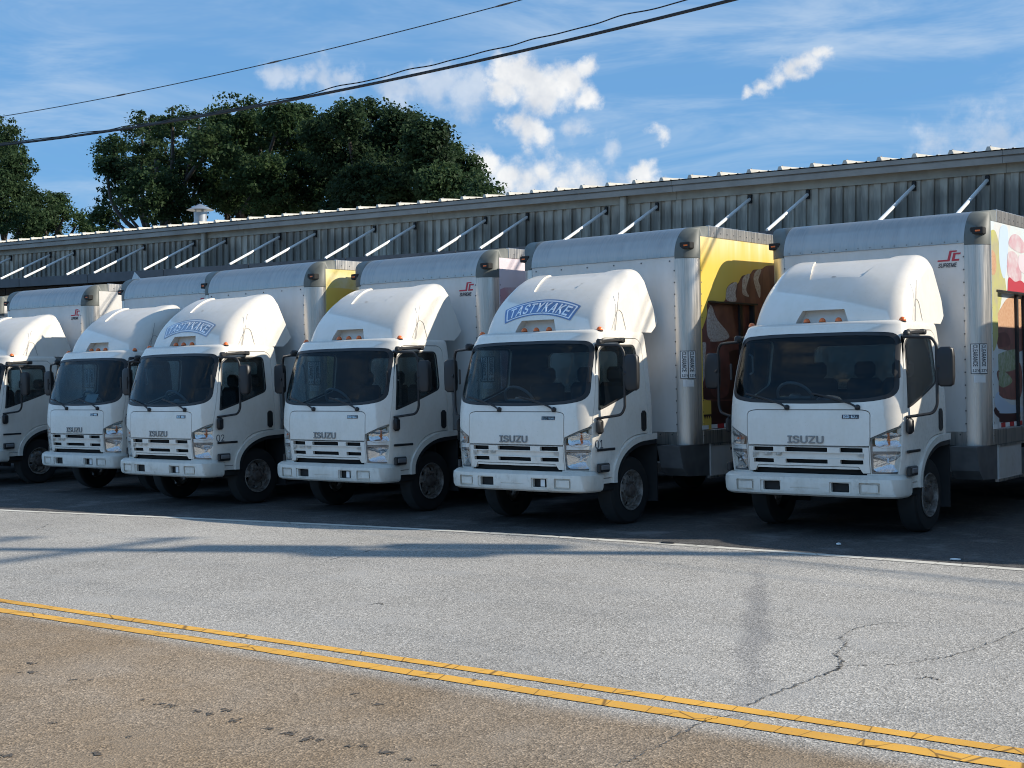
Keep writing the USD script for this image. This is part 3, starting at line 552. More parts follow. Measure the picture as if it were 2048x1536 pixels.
def build_cab():
    P = {}
    O = cab_solid(); I = cab_solid(.035, .54, ZT-.035); shell = O-I
    wsP = prism(ws_poly, -.4, .66); sw = {s: prism(sw_poly, *((.6, 1.3) if s > 0 else (-1.3, -.6)), 'yz') for s in (-1, 1)}
    rear_win = prism(rpoly([(-.52, 1.50), (.52, 1.50), (.52, 1.98), (-.52, 1.98)], .09), 1.2, 1.6)
    body = shell-wsP-rear_win
    for s in (-1, 1): body = body-sw[s]
    arch = prism(arch_poly, -1.3, 1.3, 'yz'); body = body-arch
    dp = {s: prism(door_poly, *((.75, 1.3) if s > 0 else (-1.3, -.75)), 'yz') for s in (-1, 1)}
    dpi = {s: prism(grow(door_poly, -.008), *((.75, 1.3) if s > 0 else (-1.3, -.75)), 'yz') for s in (-1, 1)}
    hp, hpi = prism(grow(hood_poly, .004), -.3, .3), prism(grow(hood_poly, -.004), -.3, .3)
    gp = prism(grow(ccw(grille_poly), .004), -.3, .3); gpi = prism(grow(ccw(grille_poly), -.002), -.3, .3)
    slots = m3.Manifold()
    sl = [(-.61, -.37), (-.235, .235), (.37, .61)]
    for z0, z1 in ((.872, .918), (.752, .795)):
        for a, b in sl: slots = slots+prism(rpoly([(a, z0), (b, z0), (b, z1), (a, z1)], .008), -.3, .5)
    P['front_panel'] = shell ^ hpi
    # the grille stands slightly back between its bars
    gr = (shell ^ gpi)-slots
    band = (O-cab_solid(.012, .50)) ^ prism([(-.62, .805), (.62, .805), (.62, .862), (-.62, .862)], -.3, .2)
    P['grille'] = gr-band
    P['grille_backing'] = (cab_solid(.06, .56)-cab_solid(.075, .55)) ^ prism([(-.68, .6), (.68, .6), (.68, .93), (-.68, .93)], -.3, .5)
    body = body-hp-gp-prism([(-.64, .4), (.64, .4), (.64, .70), (-.64, .70)], -.3, .3)
    for s in (-1, 1):
        body = body-dp[s]
        d = (shell ^ dpi[s])-sw[s]-arch-prism(grow(ws_poly, .02), -.4, .66)
        P[f'door{s}'] = d
        hl = prism(ccw(hl_polys[s]), -.3, .62); body = body-hl
    P['body'] = body
    O2 = cab_solid(.004, .5, ZT-.004); O3 = cab_solid(.010, .5, ZT-.010)
    gl = O2-O3
    P['windshield'] = gl ^ prism(grow(ws_poly, -.004), -.4, .66)
    band = cab_solid(.0015, .5, ZT-.0015)-O2
    wi = rpoly([(-.892, 1.468), (-.66, 1.418), (0, 1.395), (.66, 1.418), (.892, 1.468), (.852, 2.045), (.45, 2.067), (-.45, 2.067), (-.852, 2.045)], [.1, .2, .3, .2, .1, .1, .2, .2, .1])
    P['ws_seal'] = (band ^ prism(ws_poly, -.4, .66))-prism(wi, -.5, .7)
    for s in (-1, 1):
        h = (.6, 1.3) if s > 0 else (-1.3, -.6)
        P[f'sideglass{s}'] = gl ^ prism(grow(sw_poly, -.003), *h, 'yz')
        P[f'sideseal{s}'] = (band ^ prism(sw_poly, *h, 'yz'))-prism(grow(sw_poly, -.022), *h, 'yz')
    P['rear_glass'] = gl ^ prism(grow(rpoly([(-.52, 1.50), (.52, 1.50), (.52, 1.98), (-.52, 1.98)], .09), -.003), 1.2, 1.6)
    # lining
    ln = cab_solid(.037, .56, ZT-.037)-cab_solid(.055, .575, ZT-.055)
    ln = ln-wsP-rear_win-sw[1]-sw[-1]-arch-prism(ccw(hl_polys[1]), -.3, .62)-prism(ccw(hl_polys[-1]), -.3, .62)-prism([(-.68, .5), (.68, .5), (.68, .95), (-.68, .95)], -.3, .5)
    P['lining'] = ln-mbox(-1.3, 1.3, -.5, .6, .4, 1.2)
    for s in (-1, 1):
        pl = ccw(hl_polys[s]); inner = prism(grow(pl, -.004), -.3, .62)
        P[f'lens{s}'] = (cab_solid(.002, .5)-cab_solid(.008, .5)) ^ inner
        P[f'hback{s}'] = (cab_solid(.075, .52)-cab_solid(.09, .52)) ^ prism(grow(pl, -.001), -.3, .66)
        mid = prism([(s*.66, .862), (s*1.0, .862), (s*1.0, .878), (s*.66, .878)][::s], -.3, .62)
        rim = (inner-prism(grow(pl, -.018), -.4, .7))+(inner ^ mid)
        P[f'bezel{s}'] = (cab_solid(.0085, .5)-cab_solid(.06, .5)) ^ rim
        st = prism([(s*.70, .885), (s*.955, .885), (s*.955, .935), (s*.70, .935)][::s], -.3, .62)
        P[f'strip{s}'] = (cab_solid(.012, .5)-cab_solid(.03, .5)) ^ st
        P[f'flare{s}'] = None
    return {k: v for k, v in P.items() if v is not None}
CAB = {k: tri(v) for k, v in build_cab().items()}
# wheel-arch lip: white flare and black edge
def arch_band(o0, o1, x0, x1):
    def line(o): return [(.615-o, .50)]+[(.615-o+(.62+o)*(1-math.cos(a)), .55+(.385+o)*math.sin(a)) for a in np.linspace(0.02, math.pi/2, 14)]+[(1.435, .943+o)]
    a, b = line(o0), line(o1); pl = a+b[::-1]; pl = ccw(pl); m = prism(pl, x0, x1, 'yz'); return tri(m)
CAB['flare1'] = trimesh.util.concatenate([arch_band(.006, .075, .97, 1.022)]); CAB['lip1'] = arch_band(-.045, .005, .94, 1.014)
for k in ('flare', 'lip'):
    t = CAB[k+'1'].copy(); t.vertices[:, 0] *= -1; t.invert(); CAB[k+'-1'] = t
def conform(mesh, off, fy=front_y):
    """lay lettering (x across, y up, z out) on the cab front"""
    v = mesh.vertices; return trimesh.Trimesh(np.c_[v[:, 0], fy(v[:, 0], v[:, 1])-off-v[:, 2], v[:, 1]], mesh.faces, process=False)
def text(s, h, x, z, bold=True, sx=1., depth=.004, shear=0., center=False):
    m = meshkit.text_mesh(s, h, depth, bold); v = m.vertices
    if center: v[:, 0] -= (v[:, 0].min()+v[:, 0].max())/2
    else: v[:, 0] -= v[:, 0].min()
    v[:, 0] = v[:, 0]*sx+v[:, 1]*shear+x; v[:, 1] += z; m.vertices = v; return m
def fit(m, w):
    v = m.vertices; v[:, 0] = (v[:, 0]-v[:, 0].min())*w/(v[:, 0].max()-v[:, 0].min()); m.vertices = v; return m
def brand():
    t = fit(meshkit.text_mesh('ISUZU', .074, .010, True), .40); v = t.vertices; v[:, 0] -= .20; v[:, 1] += .962; t.vertices = v
    t = t.subdivide_to_size(.04) if len(t.faces) < 4000 else t
    return conform(t, .001)
CAB['letters'] = brand()
def eco():
    t = fit(meshkit.text_mesh('ECO-MAX', .026, .004, True), .15); t.vertices[:, 0] += .415; t.vertices[:, 1] += 1.222
    return conform(t, .004)
CAB['eco'] = eco()
CAB['eco_plate'] = conform(trimesh.creation.extrude_polygon(sg.box(.40, 1.215, .575, 1.255), .003, engine='earcut'), .001)
# bumper
def bumper_solid(ins, z0=.415, z1=.655):
    lv = []
    for z, i in ((z0, .045), (z0+.02, .015), (z0+.05, .004), (z0+.14, .0), (z1-.05, .004), (z1-.022, .03), (z1, .075)):
        lv.append((outline(1.005-i-ins, -.005+i+ins, .34, 5.0, .42, .02), z))
    return loft(lv)
def build_bumper():
    O = bumper_solid(0.); I = bumper_solid(.05, .37, .70); b = O-I-mbox(-2, 2, .36, 1, 0, 2)
    sh = cut = m3.Manifold()
    holes = m3.Manifold()
    for s in (-1, 1):
        a, c = sorted((s*.285, s*.478)); holes = holes+prism(rpoly([(a, .468), (c, .468), (c, .562), (a, .562)], .012), -.3, .4)
        a2, c2 = sorted((s*.27, s*.51)); cut = cut+((O-bumper_solid(.012)) ^ prism(rpoly([(a2, .455), (c2, .455), (c2, .572), (a2, .572)], .015), -.3, .2))
        a, c = sorted((s*.585, s*.80)); cut = cut+((O-bumper_solid(.022)) ^ prism(rpoly([(a, .455), (c, .455), (c, .572), (a, .572)], .015), -.3, .3))
    cut = cut+((O-bumper_solid(.006)) ^ prism([(-.16, .497), (.16, .497), (.16, .505), (-.16, .505)], -.3, .2))
    body = b-holes-cut
    fog = {}
    for s in (-1, 1):
        a, c = sorted((s*.61, s*.775)); fog[s] = tri((bumper_solid(.008)-bumper_solid(.03)) ^ prism(rpoly([(a, .475), (c, .475), (c, .552), (a, .552)], .012), -.3, .4))
    back = tri((bumper_solid(.055, .42, .65)-bumper_solid(.07, .41, .66)) ^ prism([(-.6, .44), (.6, .44), (.6, .6), (-.6, .6)], -.3, .3))
    return tri(body), fog, back
BUMPER, FOG, BACK = build_bumper()
# roof fairing: a side profile swept across, its outer edges rounded
FZ = [2.19, 2.24, 2.32, 2.42, 2.52, 2.62, 2.72, 2.80, 2.86, 2.90, 2.93, 2.945]
FY = [.455, .468, .50, .555, .63, .73, .855, .985, 1.11, 1.215, 1.325, 1.42]
FWD, FRE = .885, .17
from scipy.interpolate import PchipInterpolator as PI_
f_y = PI_(FZ, FY)
def fair_lean(z): return 1-.085*(z-2.19)/.75
def fair_bow(x): return .11*(x/FWD)**2
def fair_y(x, z): return f_y(z)+fair_bow(x)
def fair_x(y, z): return float(FWD*fair_lean(z))
def fairing_solid(ins=0.):
    zz = 2.945-(2.945-2.19)*np.linspace(0, 1, 40)[::-1]**1.5; P = np.c_[f_y(zz), zz]; P = np.vstack([P, [[1.455, 2.945], [1.485, 2.942]]])
    t = np.gradient(P, axis=0); t /= np.linalg.norm(t, axis=1, keepdims=True); n = np.c_[t[:, 1], -t[:, 0]]
    rear = np.array([[1.50, 2.925], [1.53, 2.80], [1.64, 2.52], [1.72, 2.32], [1.65, 2.25], [1.56, 2.19]])
    sl = []
    for a in np.linspace(-1, 1, 61):
        sl.append((a*(FWD-FRE-ins), 0.))
    edge = [((FWD-FRE-ins)+(FRE)*math.sin(q), FRE*(1-math.cos(q))) for q in np.linspace(0, math.pi/2, 11)[1:]]
    sl = [(-x, i) for x, i in edge[::-1]]+sl+edge
    V = []
    for x, i in sl:
        q = P+n*(i+ins); q[:, 1] = np.maximum(q[:, 1], 2.19); q[:, 0] = np.minimum(q[:, 0], np.interp(q[:, 1], [2.19, 2.52, 2.95], [1.55, 1.62, 1.49])-.02)
        rr = rear.copy(); rr[0, 1] = min(rr[0, 1], q[-1, 1]-.01); rr[1, 1] = min(rr[1, 1], q[-1, 1]-.03)
        ring = np.vstack([q, rr]); V.append(np.c_[x*fair_lean(ring[:, 1]), ring[:, 0]+fair_bow(x)*np.clip((1.5-ring[:, 0])/.6, 0, 1), ring[:, 1]])
    k = len(V[0]); v = np.vstack(V); f = []
    for i in range(len(V)-1):
        for j in range(k):
            a_, b_ = i*k+j, i*k+(j+1) % k; f += [[a_, b_+k, b_], [a_, a_+k, b_+k]]
    c0, c1 = len(v), len(v)+1; v = np.vstack([v, [V[0][:, 0].mean(), 1.25, 2.45], [V[-1][:, 0].mean(), 1.25, 2.45]]); o = (len(V)-1)*k
    for j in range(k): f += [[c0, j, (j+1) % k], [c1, o+(j+1) % k, o+j]]
    m = trimesh.Trimesh(v, f, process=False)
    if m.volume < 0: m.invert()
    return man(m)
def build_fairing():
    O = fairing_solid()
    pocket = m3.Manifold.hull_points(np.array([(-.34, .3, 2.15), (.34, .3, 2.15), (-.235, .3, 2.365), (.235, .3, 2.365), (-.31, .565, 2.15), (.31, .565, 2.15), (-.235, .62, 2.345), (.235, .62, 2.345)]))
    panel = (O-fairing_solid(.02)) ^ prism(rpoly([(-.30, .84), (.30, .84), (.56, 1.62), (-.56, 1.62)], .03), 2.3, 3.2, 'xy')
    return tri((O-pocket)-panel)
FAIR = build_fairing()
# hatch outline on the fairing side and radio aerial
def wheel():
    """tyre, rim, hub along +x, centred at the origin"""
    prof = np.array([(.215, -.10), (.25, -.105), (.32, -.112), (.36, -.105), (.380, -.085), (.385, -.05), (.385, .05), (.380, .085), (.36, .105), (.32, .112), (.25, .105), (.215, .10), (.215, -.10)])
    tyre = trimesh.creation.revolve(prof, sections=48)
    rimp = np.array([(.218, .098), (.232, .112), (.226, .122), (.212, .108), (.203, .06), (.19, .052), (.165, .078), (.125, .088), (.10, .082), (.0, .082), (.0, .05), (.10, .05), (.125, .055), (.16, .045), (.185, .02), (.20, .0), (.21, .0), (.218, .098)])
    rim = trimesh.creation.revolve(rimp[::-1], sections=48)
    if rim.volume < 0: rim.invert()
    if tyre.volume < 0: tyre.invert()
    R = man(rim)
    if R.status() == m3.Error.NoError and R.num_tri() > 0:
        for k in range(6):
            a = k*math.pi/3+.3; c = m3.Manifold.cylinder(.3, .030, .030, 16).scale((1, 1.25, 1)).rotate((0, 0, math.degrees(a))).translate((.155*math.cos(a), .155*math.sin(a), -.1)); R = R-c
        rim = tri(R)
    hub = trimesh.util.concatenate([tube([(0, 0, .07), (0, 0, .125), (0, 0, .135)], [.075, .07, .05], 20)]+[tube([(.10*math.cos(a), .10*math.sin(a), .08), (.10*math.cos(a), .10*math.sin(a), .108)], .011, 6) for a in np.arange(6)*math.pi/3])
    groove = [tube(np.c_[.386*np.cos(t), .386*np.sin(t), np.full(40, z)], .004, 4, True) for z in (-.04, 0., .04) for t in [np.arange(40)*2*math.pi/40]]
    out = []
    for m in (tyre, rim, hub, trimesh.util.concatenate(groove)):
        v = m.vertices.copy(); out.append(trimesh.Trimesh(np.c_[v[:, 2], v[:, 0], v[:, 1]], m.faces, process=False))   # axis to +x
    return out
TYRE, RIM, HUB, GROOVE = wheel()
def flipx(m): t = m.copy(); t.vertices[:, 0] *= -1; t.invert(); return t
# cargo box
BW, BY, BZ0, BZ1, BYR = 1.285, 1.80, .86, 3.44, 7.45
RC, RN = .21, .37
def build_box():
    n = 10
    plan = [(BW, BYR), (-BW, BYR)]+[(-BW+RC-RC*math.cos(a), BY+RC-RC*math.sin(a)) for a in np.linspace(0, math.pi/2, n)]+[(BW-RC+RC*math.sin(a), BY+RC-RC*math.cos(a)) for a in np.linspace(0, math.pi/2, n)]
    side = [(BYR, BZ0), (BYR, BZ1), (BY+RN, BZ1)]+[(BY+RN-RN*math.sin(a), BZ1-RN+RN*math.cos(a)) for a in np.linspace(0, math.pi/2, 14)[1:]]+[(BY, BZ0)]
    S = prism(ccw(plan), 0, 5, 'xy') ^ prism(ccw(side), -2, 2, 'yz')
    xi = BW-RC-.005; B = {}; zc = BZ1-RN
    def grown(o):
        return S
    B['nose'] = tri(S ^ mbox(-xi, xi, BY-1, BY+RN+.02, zc, 4))
    B['front'] = tri((S ^ mbox(-xi, xi, BY-1, BY+.5, BZ0+.15, zc-.002)).translate((0, .008, 0)))
    B['kick'] = tri(S ^ mbox(-xi, xi, BY-1, BY+.5, BZ0, BZ0+.148))
    for s in (-1, 1):
        r = (xi+.002, 2) if s > 0 else (-2, -xi-.002)
        B[f'cap{s}'] = tri(S ^ mbox(*r, BY-1, BY+RN+.06, zc-.02, 4))
        B[f'post{s}'] = tri((S ^ mbox(*r, BY-1, BY+RC+.02, BZ0, zc-.024)).translate((-.004*s, .004, 0)))
    B['roof'] = tri((S ^ mbox(-BW+.03, BW-.03, BY+RN+.022, 9, BZ1-.1, 4)))
    return B
BOX = build_box()
BZN = BZ1-RN
def rivets(spots, r=.009, h=.006):
    """spots: (point, outward normal axis)"""
    out = []
    for p, n in spots:
        c = trimesh.creation.cylinder(r, h, sections=8)
        if n == 'y': c.apply_transform(trimesh.transformations.rotation_matrix(math.pi/2, [1, 0, 0]))
        if n == 'x': c.apply_transform(trimesh.transformations.rotation_matrix(math.pi/2, [0, 1, 0]))
        c.apply_translation(p); out.append(c)
    return trimesh.util.concatenate(out)
def logo():
    """slanted initials over a bar, with a word below"""
    def sl(pts): return sg.Polygon([(x+.25*y, y) for x, y in pts])
    bar = sl([(-.13, .0), (.03, .0), (.03, .022), (-.13, .022)]); s = sl([(.0, .0), (.035, .0), (.035, .12), (.10, .12), (.10, .14), (.0, .14)])
    c = sl([(.06, .0), (.16, .0), (.16, .025), (.095, .025), (.095, .085), (.16, .085), (.16, .108), (.06, .108)])
    return unary_union([bar, s, c])
LOGO = logo()
def decal():
    """curved banner with lettering, laid on the fairing"""
    R0, th = 1.32, .36; zc0 = 2.50
    def arc(r, t): return [(r*math.sin(a), r*math.cos(a)-R0) for a in t]
    def band(r0, r1, t): return sg.Polygon(arc(r1, np.linspace(-t, t, 40))+arc(r0, np.linspace(t*.985, -t*.985, 40)))
    outer = band(R0-.075, R0+.085, .375).buffer(.012); b1 = band(R0-.063, R0+.073, .355).buffer(.010); b2 = band(R0-.055, R0+.065, .345).buffer(.006)
    letters = []
    s = 'TASTYKAKE'; ws = [.9, 1.05, .85, .9, 1., 1., 1.05, 1., .9]; tot = sum(ws); a = -.325; 
    for ch, w in zip(s, ws):
        da = .65*w/tot; m = fit(meshkit.text_mesh(ch, .105, .003, True), .80*.65*w/tot*R0); v = m.vertices
        x = v[:, 0]-(v[:, 0].min()+v[:, 0].max())/2+.17*(v[:, 1]-.05); r = R0-.05+v[:, 1]; an = a+da/2+x/R0
        m.vertices = np.c_[r*np.sin(an), r*np.cos(an)-R0, v[:, 2]]; letters.append(m); a += da
    out = {}
    def lay(m, off):
        v = m.vertices; x, z = v[:, 0]*1.05-.02, v[:, 1]*1.0+zc0; y = fair_y(x, z)
        return trimesh.Trimesh(np.c_[x, y-off-v[:, 2], z], m.faces, process=False)
    def plate(p, off):
        import shapely
        m = trimesh.creation.extrude_polygon(shapely.segmentize(p, .03), .001, engine='earcut')
        m = m.subdivide_to_size(.05); return lay(m, off)
    return plate(outer, .003), plate(b1, .005), plate(b2, .007), lay(trimesh.util.concatenate(letters), .0085)
DECAL = decal()
def vtext(s, h, width):
    m = fit(meshkit.text_mesh(s, h, .002, True), width); v = m.vertices; m.vertices = np.c_[v[:, 1], -v[:, 0], v[:, 2]]; return m     # reads downwards
def sign_on_post(parent):
    """two-column clearance plate on the rounded corner post"""
    c = np.array([BW-.004-RC, BY+.004+RC]); R = RC+.002
    def bend(m, off):
        v = m.vertices; th = v[:, 0]/R; r = R+off+v[:, 2]
        return trimesh.Trimesh(np.c_[c[0]+r*np.sin(th), c[1]-r*np.cos(th), v[:, 1]], m.faces, process=False)
    import shapely
    def plate(b, off): m = trimesh.creation.extrude_polygon(shapely.segmentize(b, .02), .001, engine='earcut').subdivide_to_size(.03); return bend(m, off)
    x0 = .05
    p = obj('clearance_sign', plate(sg.box(x0, 1.64, x0+.19, 1.97), .001), W['ink'], parent, key='sgn0')
    obj('sign_face', [plate(sg.box(x0+.008, 1.648, x0+.090, 1.962), .003), plate(sg.box(x0+.100, 1.648, x0+.182, 1.962), .003)], W['paper'], p, key='sgn1')
    tt = []
    for xx in (x0+.026, x0+.118):
        m = vtext('CLEARANCE', .046, .235); m.vertices[:, 0] += xx; m.vertices[:, 1] += 1.957; tt.append(bend(m, .0045))
        m = vtext('12FT 6IN', .03, .055); m = meshkit.text_mesh("12'6", .026, .002, True); m.vertices[:, 0] += xx-.01; m.vertices[:, 1] += 1.665; tt.append(bend(m, .0045))
    obj('sign_lettering', tt, W['ink'], p, key='sgn2', kind='stuff')
    obj('sticker', plate(sg.box(x0+.03, 1.545, x0+.16, 1.625), .002), W['paper'], parent, key='sgn3')

def box_truck(x, y, th, dz, label, number=None, banner=False, side='white', supreme=True, bent=False, plate=False, group='white box trucks parked in a row', shown=True):
    t = thing('box_truck', (x, y, 0), th, label, 'truck', group)
    b = obj('cab', CAB['body'], W['paint'], t, smooth=32, key='body')
    obj('lining', CAB['lining'], W['interior'], b, smooth=32, key='lining')
    obj('front_panel', CAB['front_panel'], W['paint'], t, smooth=32, key='fp')
    obj('brand_lettering', CAB['letters'], W['badge'], t, key='isz')
    e = obj('badge', CAB['eco_plate'], W['ink'], t, key='ecop'); obj('badge_lettering', CAB['eco'], W['chrome'], e, key='eco')
    gq = obj('grille', CAB['grille'], W['paint'], t, smooth=32, key='grille'); obj('grille_backing', CAB['grille_backing'], W['void'], gq, key='grb')
    ws = obj('windshield', CAB['windshield'], W['glass'], t, smooth=40, key='ws'); obj('windshield_seal', CAB['ws_seal'], W['black'], ws, smooth=40, key='wss')
    obj('rear_window', CAB['rear_glass'], W['side_glass'], t, smooth=40, key='rgl')
    for s in (1, -1):
        d = obj('door', CAB[f'door{s}'], W['paint'], t, smooth=32, key=f'door{s}')
        obj('window_pane', CAB[f'sideglass{s}'], W['side_glass'], d, smooth=40, key=f'sg{s}'); obj('window_seal', CAB[f'sideseal{s}'], W['black'], d, smooth=40, key=f'ss{s}')
        hd = cbx(.985, 1.010, 1.135, 1.225, 1.05, 1.285, .03) if s > 0 else cbx(-1.010, -.985, 1.135, 1.225, 1.05, 1.285, .03)
        obj('handle', hd, W['black'], d)
        gb = cbx(.99, 1.006, .255, .60, .862, .892, .005); obj('vent_strip', gb if s > 0 else flipx(gb), W['black'], d)
        fl_ = obj('wheel_arch', CAB[f'flare{s}'], W['paint'], t, smooth=40, key=f'fl{s}'); obj('arch_lip', CAB[f'lip{s}'], W['black'], fl_, smooth=40, key=f'lip{s}')
        lamp = cbx(.985, 1.035, .25, .45, .63, .73, .012); lf = cbx(1.0, 1.042, .275, .43, .655, .715, .01)
        p = obj('side_lamp', lamp if s > 0 else flipx(lamp), W['black'], t); obj('lamp_glass', lf if s > 0 else flipx(lf), W['bezel'], p)
        # step below the door
        st = cbx(.60, .955, .24, .66, .415, .54, .01); p = obj('step', st if s > 0 else flipx(st), W['chassis'], t)
        am = cbx(.95, .965, .30, .36, .465, .49, .004); obj('reflector', am if s > 0 else flipx(am), W['amber'], p)
        # headlight
        h = obj('headlight', CAB[f'bezel{s}'], W['bezel'], t, smooth=32, key=f'bz{s}')
        obj('lamp_housing', CAB[f'hback{s}'], W['lampback'], h, smooth=32, key=f'hb{s}')
        obj('lamp_lens', CAB[f'lens{s}'], W['lens'], h, smooth=40, key=f'ln{s}')
        obj('lamp_strip', CAB[f'strip{s}'], W['whitetape'], h, smooth=40, key=f'st{s}')
        for nm, zz, xx, rr in (('upper', .995, .845, .070), ('lower', .765, .83, .098)):
            hw, hh, pp_ = (.118, .078, 3.0) if nm == 'upper' else (.130, .090, 4.5)
            th_ = np.arange(36)*2*np.pi/36; ts = np.array([1., .93, .8, .6, .38, .18]); cc, ss = np.cos(th_), np.sin(th_)
            ex, ez = np.sign(cc)*np.abs(cc)**(2/pp_), np.sign(ss)*np.abs(ss)**(2/pp_)
            v = np.vstack([np.c_[xx+hw*t_*ex, np.full(36, .062*(1-t_**2)), zz+hh*t_*ez] for t_ in ts]+[[[xx, .062, zz]]]); f = []
            for i in range(5):
                for j in range(36): q0, q1 = i*36+j, i*36+(j+1) % 36; f += [[q0, q1, q1+36], [q0, q1+36, q0+36]]
            f += [[180+j, 180+(j+1) % 36, 216] for j in range(36)]
            yy = float(front_y(xx, zz)); dm = trimesh.Trimesh(np.c_[s*v[:, 0], front_y(np.minimum(v[:, 0], .955), v[:, 2])+.012+v[:, 1], v[:, 2]], f, process=False)
            obj('reflector_bowl', dm, W['reflector'], h, smooth=50, key=f'bowl{nm}{s}')
            bulb = trimesh.creation.icosphere(2, .014); bulb.apply_translation([s*xx, yy+.05, zz]); obj('bulb', bulb, W['amber'] if nm == 'upper' else W['chrome'], h, smooth=True, key=f'bulb{nm}{s}')
        # mirror
        arm = fillet([(.93, .34, 2.035), (1.19, .44, 2.025), (1.235, .46, 1.95), (1.235, .46, 1.34), (1.20, .44, 1.262), (.985, .27, 1.225)], .07)
        hd = []
        arm_m = tube(arm, .0155, 10); base1 = cbx(.985, 1.045, .235, .345, 1.055, 1.215, .025); bs2 = tube([(.955, .40, 2.075), (.975, .80, 2.095)], .020, 6); bs3 = cbx(.92, .99, .36, .46, 2.02, 2.105, .02); bs4 = cbx(.93, .995, .77, .86, 2.06, 2.12, .015)
        shell_ = trimesh.creation.box([.175, .085, .40]).subdivide().subdivide()
        v = shell_.vertices; v = v/np.array([.0875, .0425, .20]); nrm = np.sum(np.abs(v)**6, 1, keepdims=True)**(1/6); v = v/nrm*np.array([.0875, .0425, .20]); shell_ = trimesh.Trimesh(v+[1.318, .485, 1.725], shell_.faces)
        stub = tube([(1.235, .46, 1.72), (1.28, .475, 1.72)], .03, 8)
        for nm, m_ in (('mirror', shell_),):
            mp_ = obj('mirror', m_ if s > 0 else flipx(m_), W['black'], t, smooth=60, key=f'mir{s}')
            q = trimesh.util.concatenate([arm_m, base1, bs2, bs3, bs4, stub]); obj('mirror_arm', q if s > 0 else flipx(q), W['black'], mp_, smooth=40, key=f'mira{s}')
        vis = cbx(.93, .955, .20, .225, 1.62, 1.80, .008); obj('pillar_vent', vis if s > 0 else flipx(vis), W['black'], t)
    # wipers
    for xb in (-.21, .56):
        tip = (xb-.50, 1.475); pts = [(xb+(tip[0]-xb)*k, 1.33+(tip[1]-1.33)*k**.7) for k in np.linspace(0, 1, 8)]
        w_ = tube([(a, float(front_y(a, c))-.022, c) for a, c in pts], .011, 6); pv = trimesh.creation.icosphere(1, .03); pv.apply_translation([xb, float(front_y(xb, 1.33))-.012, 1.33])
        obj('wiper', [w_, pv], W['black'], t, smooth=50, key=f'wip{xb}')
    # bumper
    bm = obj('bumper', BUMPER, W['bumper'], t, smooth=32, key='bump')
    obj('bumper_backing', BACK, W['chassis'], bm, key='bback')
    if plate: obj('tow_tag', cbx(.385, .445, .022, .03, .475, .555, .003), W['paper'], bm)
    for s in (1, -1): obj('fog_lamp', FOG[s], W['bumper'], bm, smooth=32, key=f'fog{s}')
    # fairing and marker lights
    fr = obj('roof_fairing', FAIR, W['fairing'], t, smooth=28, key='fair')
    hp = [(.745, 2.215), (.90, 2.45), (.985, 2.42), (1.03, 2.215)]
    obj('hatch_seam', tube([(fair_x(yy, z)+.0005, yy, z) for yy, z in fillet(hp, .04, 4)], .0028, 4), W['bezel'], fr, key='hatch')
    obj('aerial', tube([(fair_x(0, 2.22)+.012, .80, 2.205), (fair_x(0, 2.62)+.02, .93, 2.64)], .0035, 5), W['bezel'], fr, key='aer')
    if banner:
        bl = W['blue_faded'] if banner == 'faded' else W['blue']; d = obj('banner', DECAL[0], bl, fr, key='dec0'); obj('banner_border', DECAL[1], W['white'], d, key='dec1'); obj('banner_field', DECAL[2], bl, d, key='dec2'); obj('banner_lettering', DECAL[3], W['white'], d, key='dec3')
    for xm, ym in ((-.18, .50), (0, .495), (.18, .50), (-.855, .545), (.855, .545)):
        dm = trimesh.creation.icosphere(2, .036); v = dm.vertices; v[:, 2] = np.maximum(v[:, 2], -.005)*1.15; dm.vertices = v+[xm, ym, 2.225 if abs(xm) < .5 else 2.205]
        ml = obj('marker_light', dm, W['amber'], t, smooth=True, key=f'ml{xm}')
        obj('lamp_base', tube([(xm, ym, 2.19), (xm, ym, 2.222 if abs(xm) < .5 else 2.204)], .040, 12), W['dark'], ml, key=f'mlb{xm}')
    if number:
        nt = fit(meshkit.text_mesh(number, .092, .002, False), .115); v = nt.vertices
        obj('number', trimesh.Trimesh(np.c_[side_x(.255+v[:, 0], .9)+.001+v[:, 2], .255+v[:, 0], .895+v[:, 1]], nt.faces, process=False), W['ink'], t)
    # inside of the cab
    obj('dashboard', [cbx(-.90, .90, .22, .62, 1.10, 1.36, .04), cbx(-.72, -.12, .5, .68, 1.2, 1.41, .04)], W['dash'], t, key='dash')
    an = np.arange(28)*2*math.pi/28; tilt = math.radians(38)
    ring = np.c_[-.42+.205*np.cos(an), .70-.205*np.sin(an)*math.sin(tilt), 1.42+.205*np.sin(an)*math.cos(tilt)]
    sw_ = obj('steering_wheel', [tube(ring, .017, 8, True), tube([(-.6, .70, 1.42), (-.24, .70, 1.42)], .018, 6), tube([(-.42, .70, 1.42), (-.42, .52, 1.25)], .025, 6), cbx(-.49, -.35, .66, .72, 1.37, 1.46, .02)], W['silvertrim'], t, smooth=40, key='stw')
    for xs_, w_ in ((-.42, .25), (.15, .2), (.58, .22)): obj('seat', [cbx(xs_-w_, xs_+w_, .78, 1.28, .95, 1.10, .05), cbx(xs_-w_, xs_+w_, 1.16, 1.30, 1.05, 1.62, .05), cbx(xs_-.12, xs_+.12, 1.2, 1.29, 1.62, 1.80, .04)], W['seat'], t, key=f'seat{xs_}')
    for s in (1, -1): obj('grab_handle', tube(fillet([(s*.865, .50, 1.68), (s*.82, .49, 1.70), (s*.80, .44, 1.88), (s*.845, .46, 1.90)], .03), .011, 6), W['silvertrim'], t)
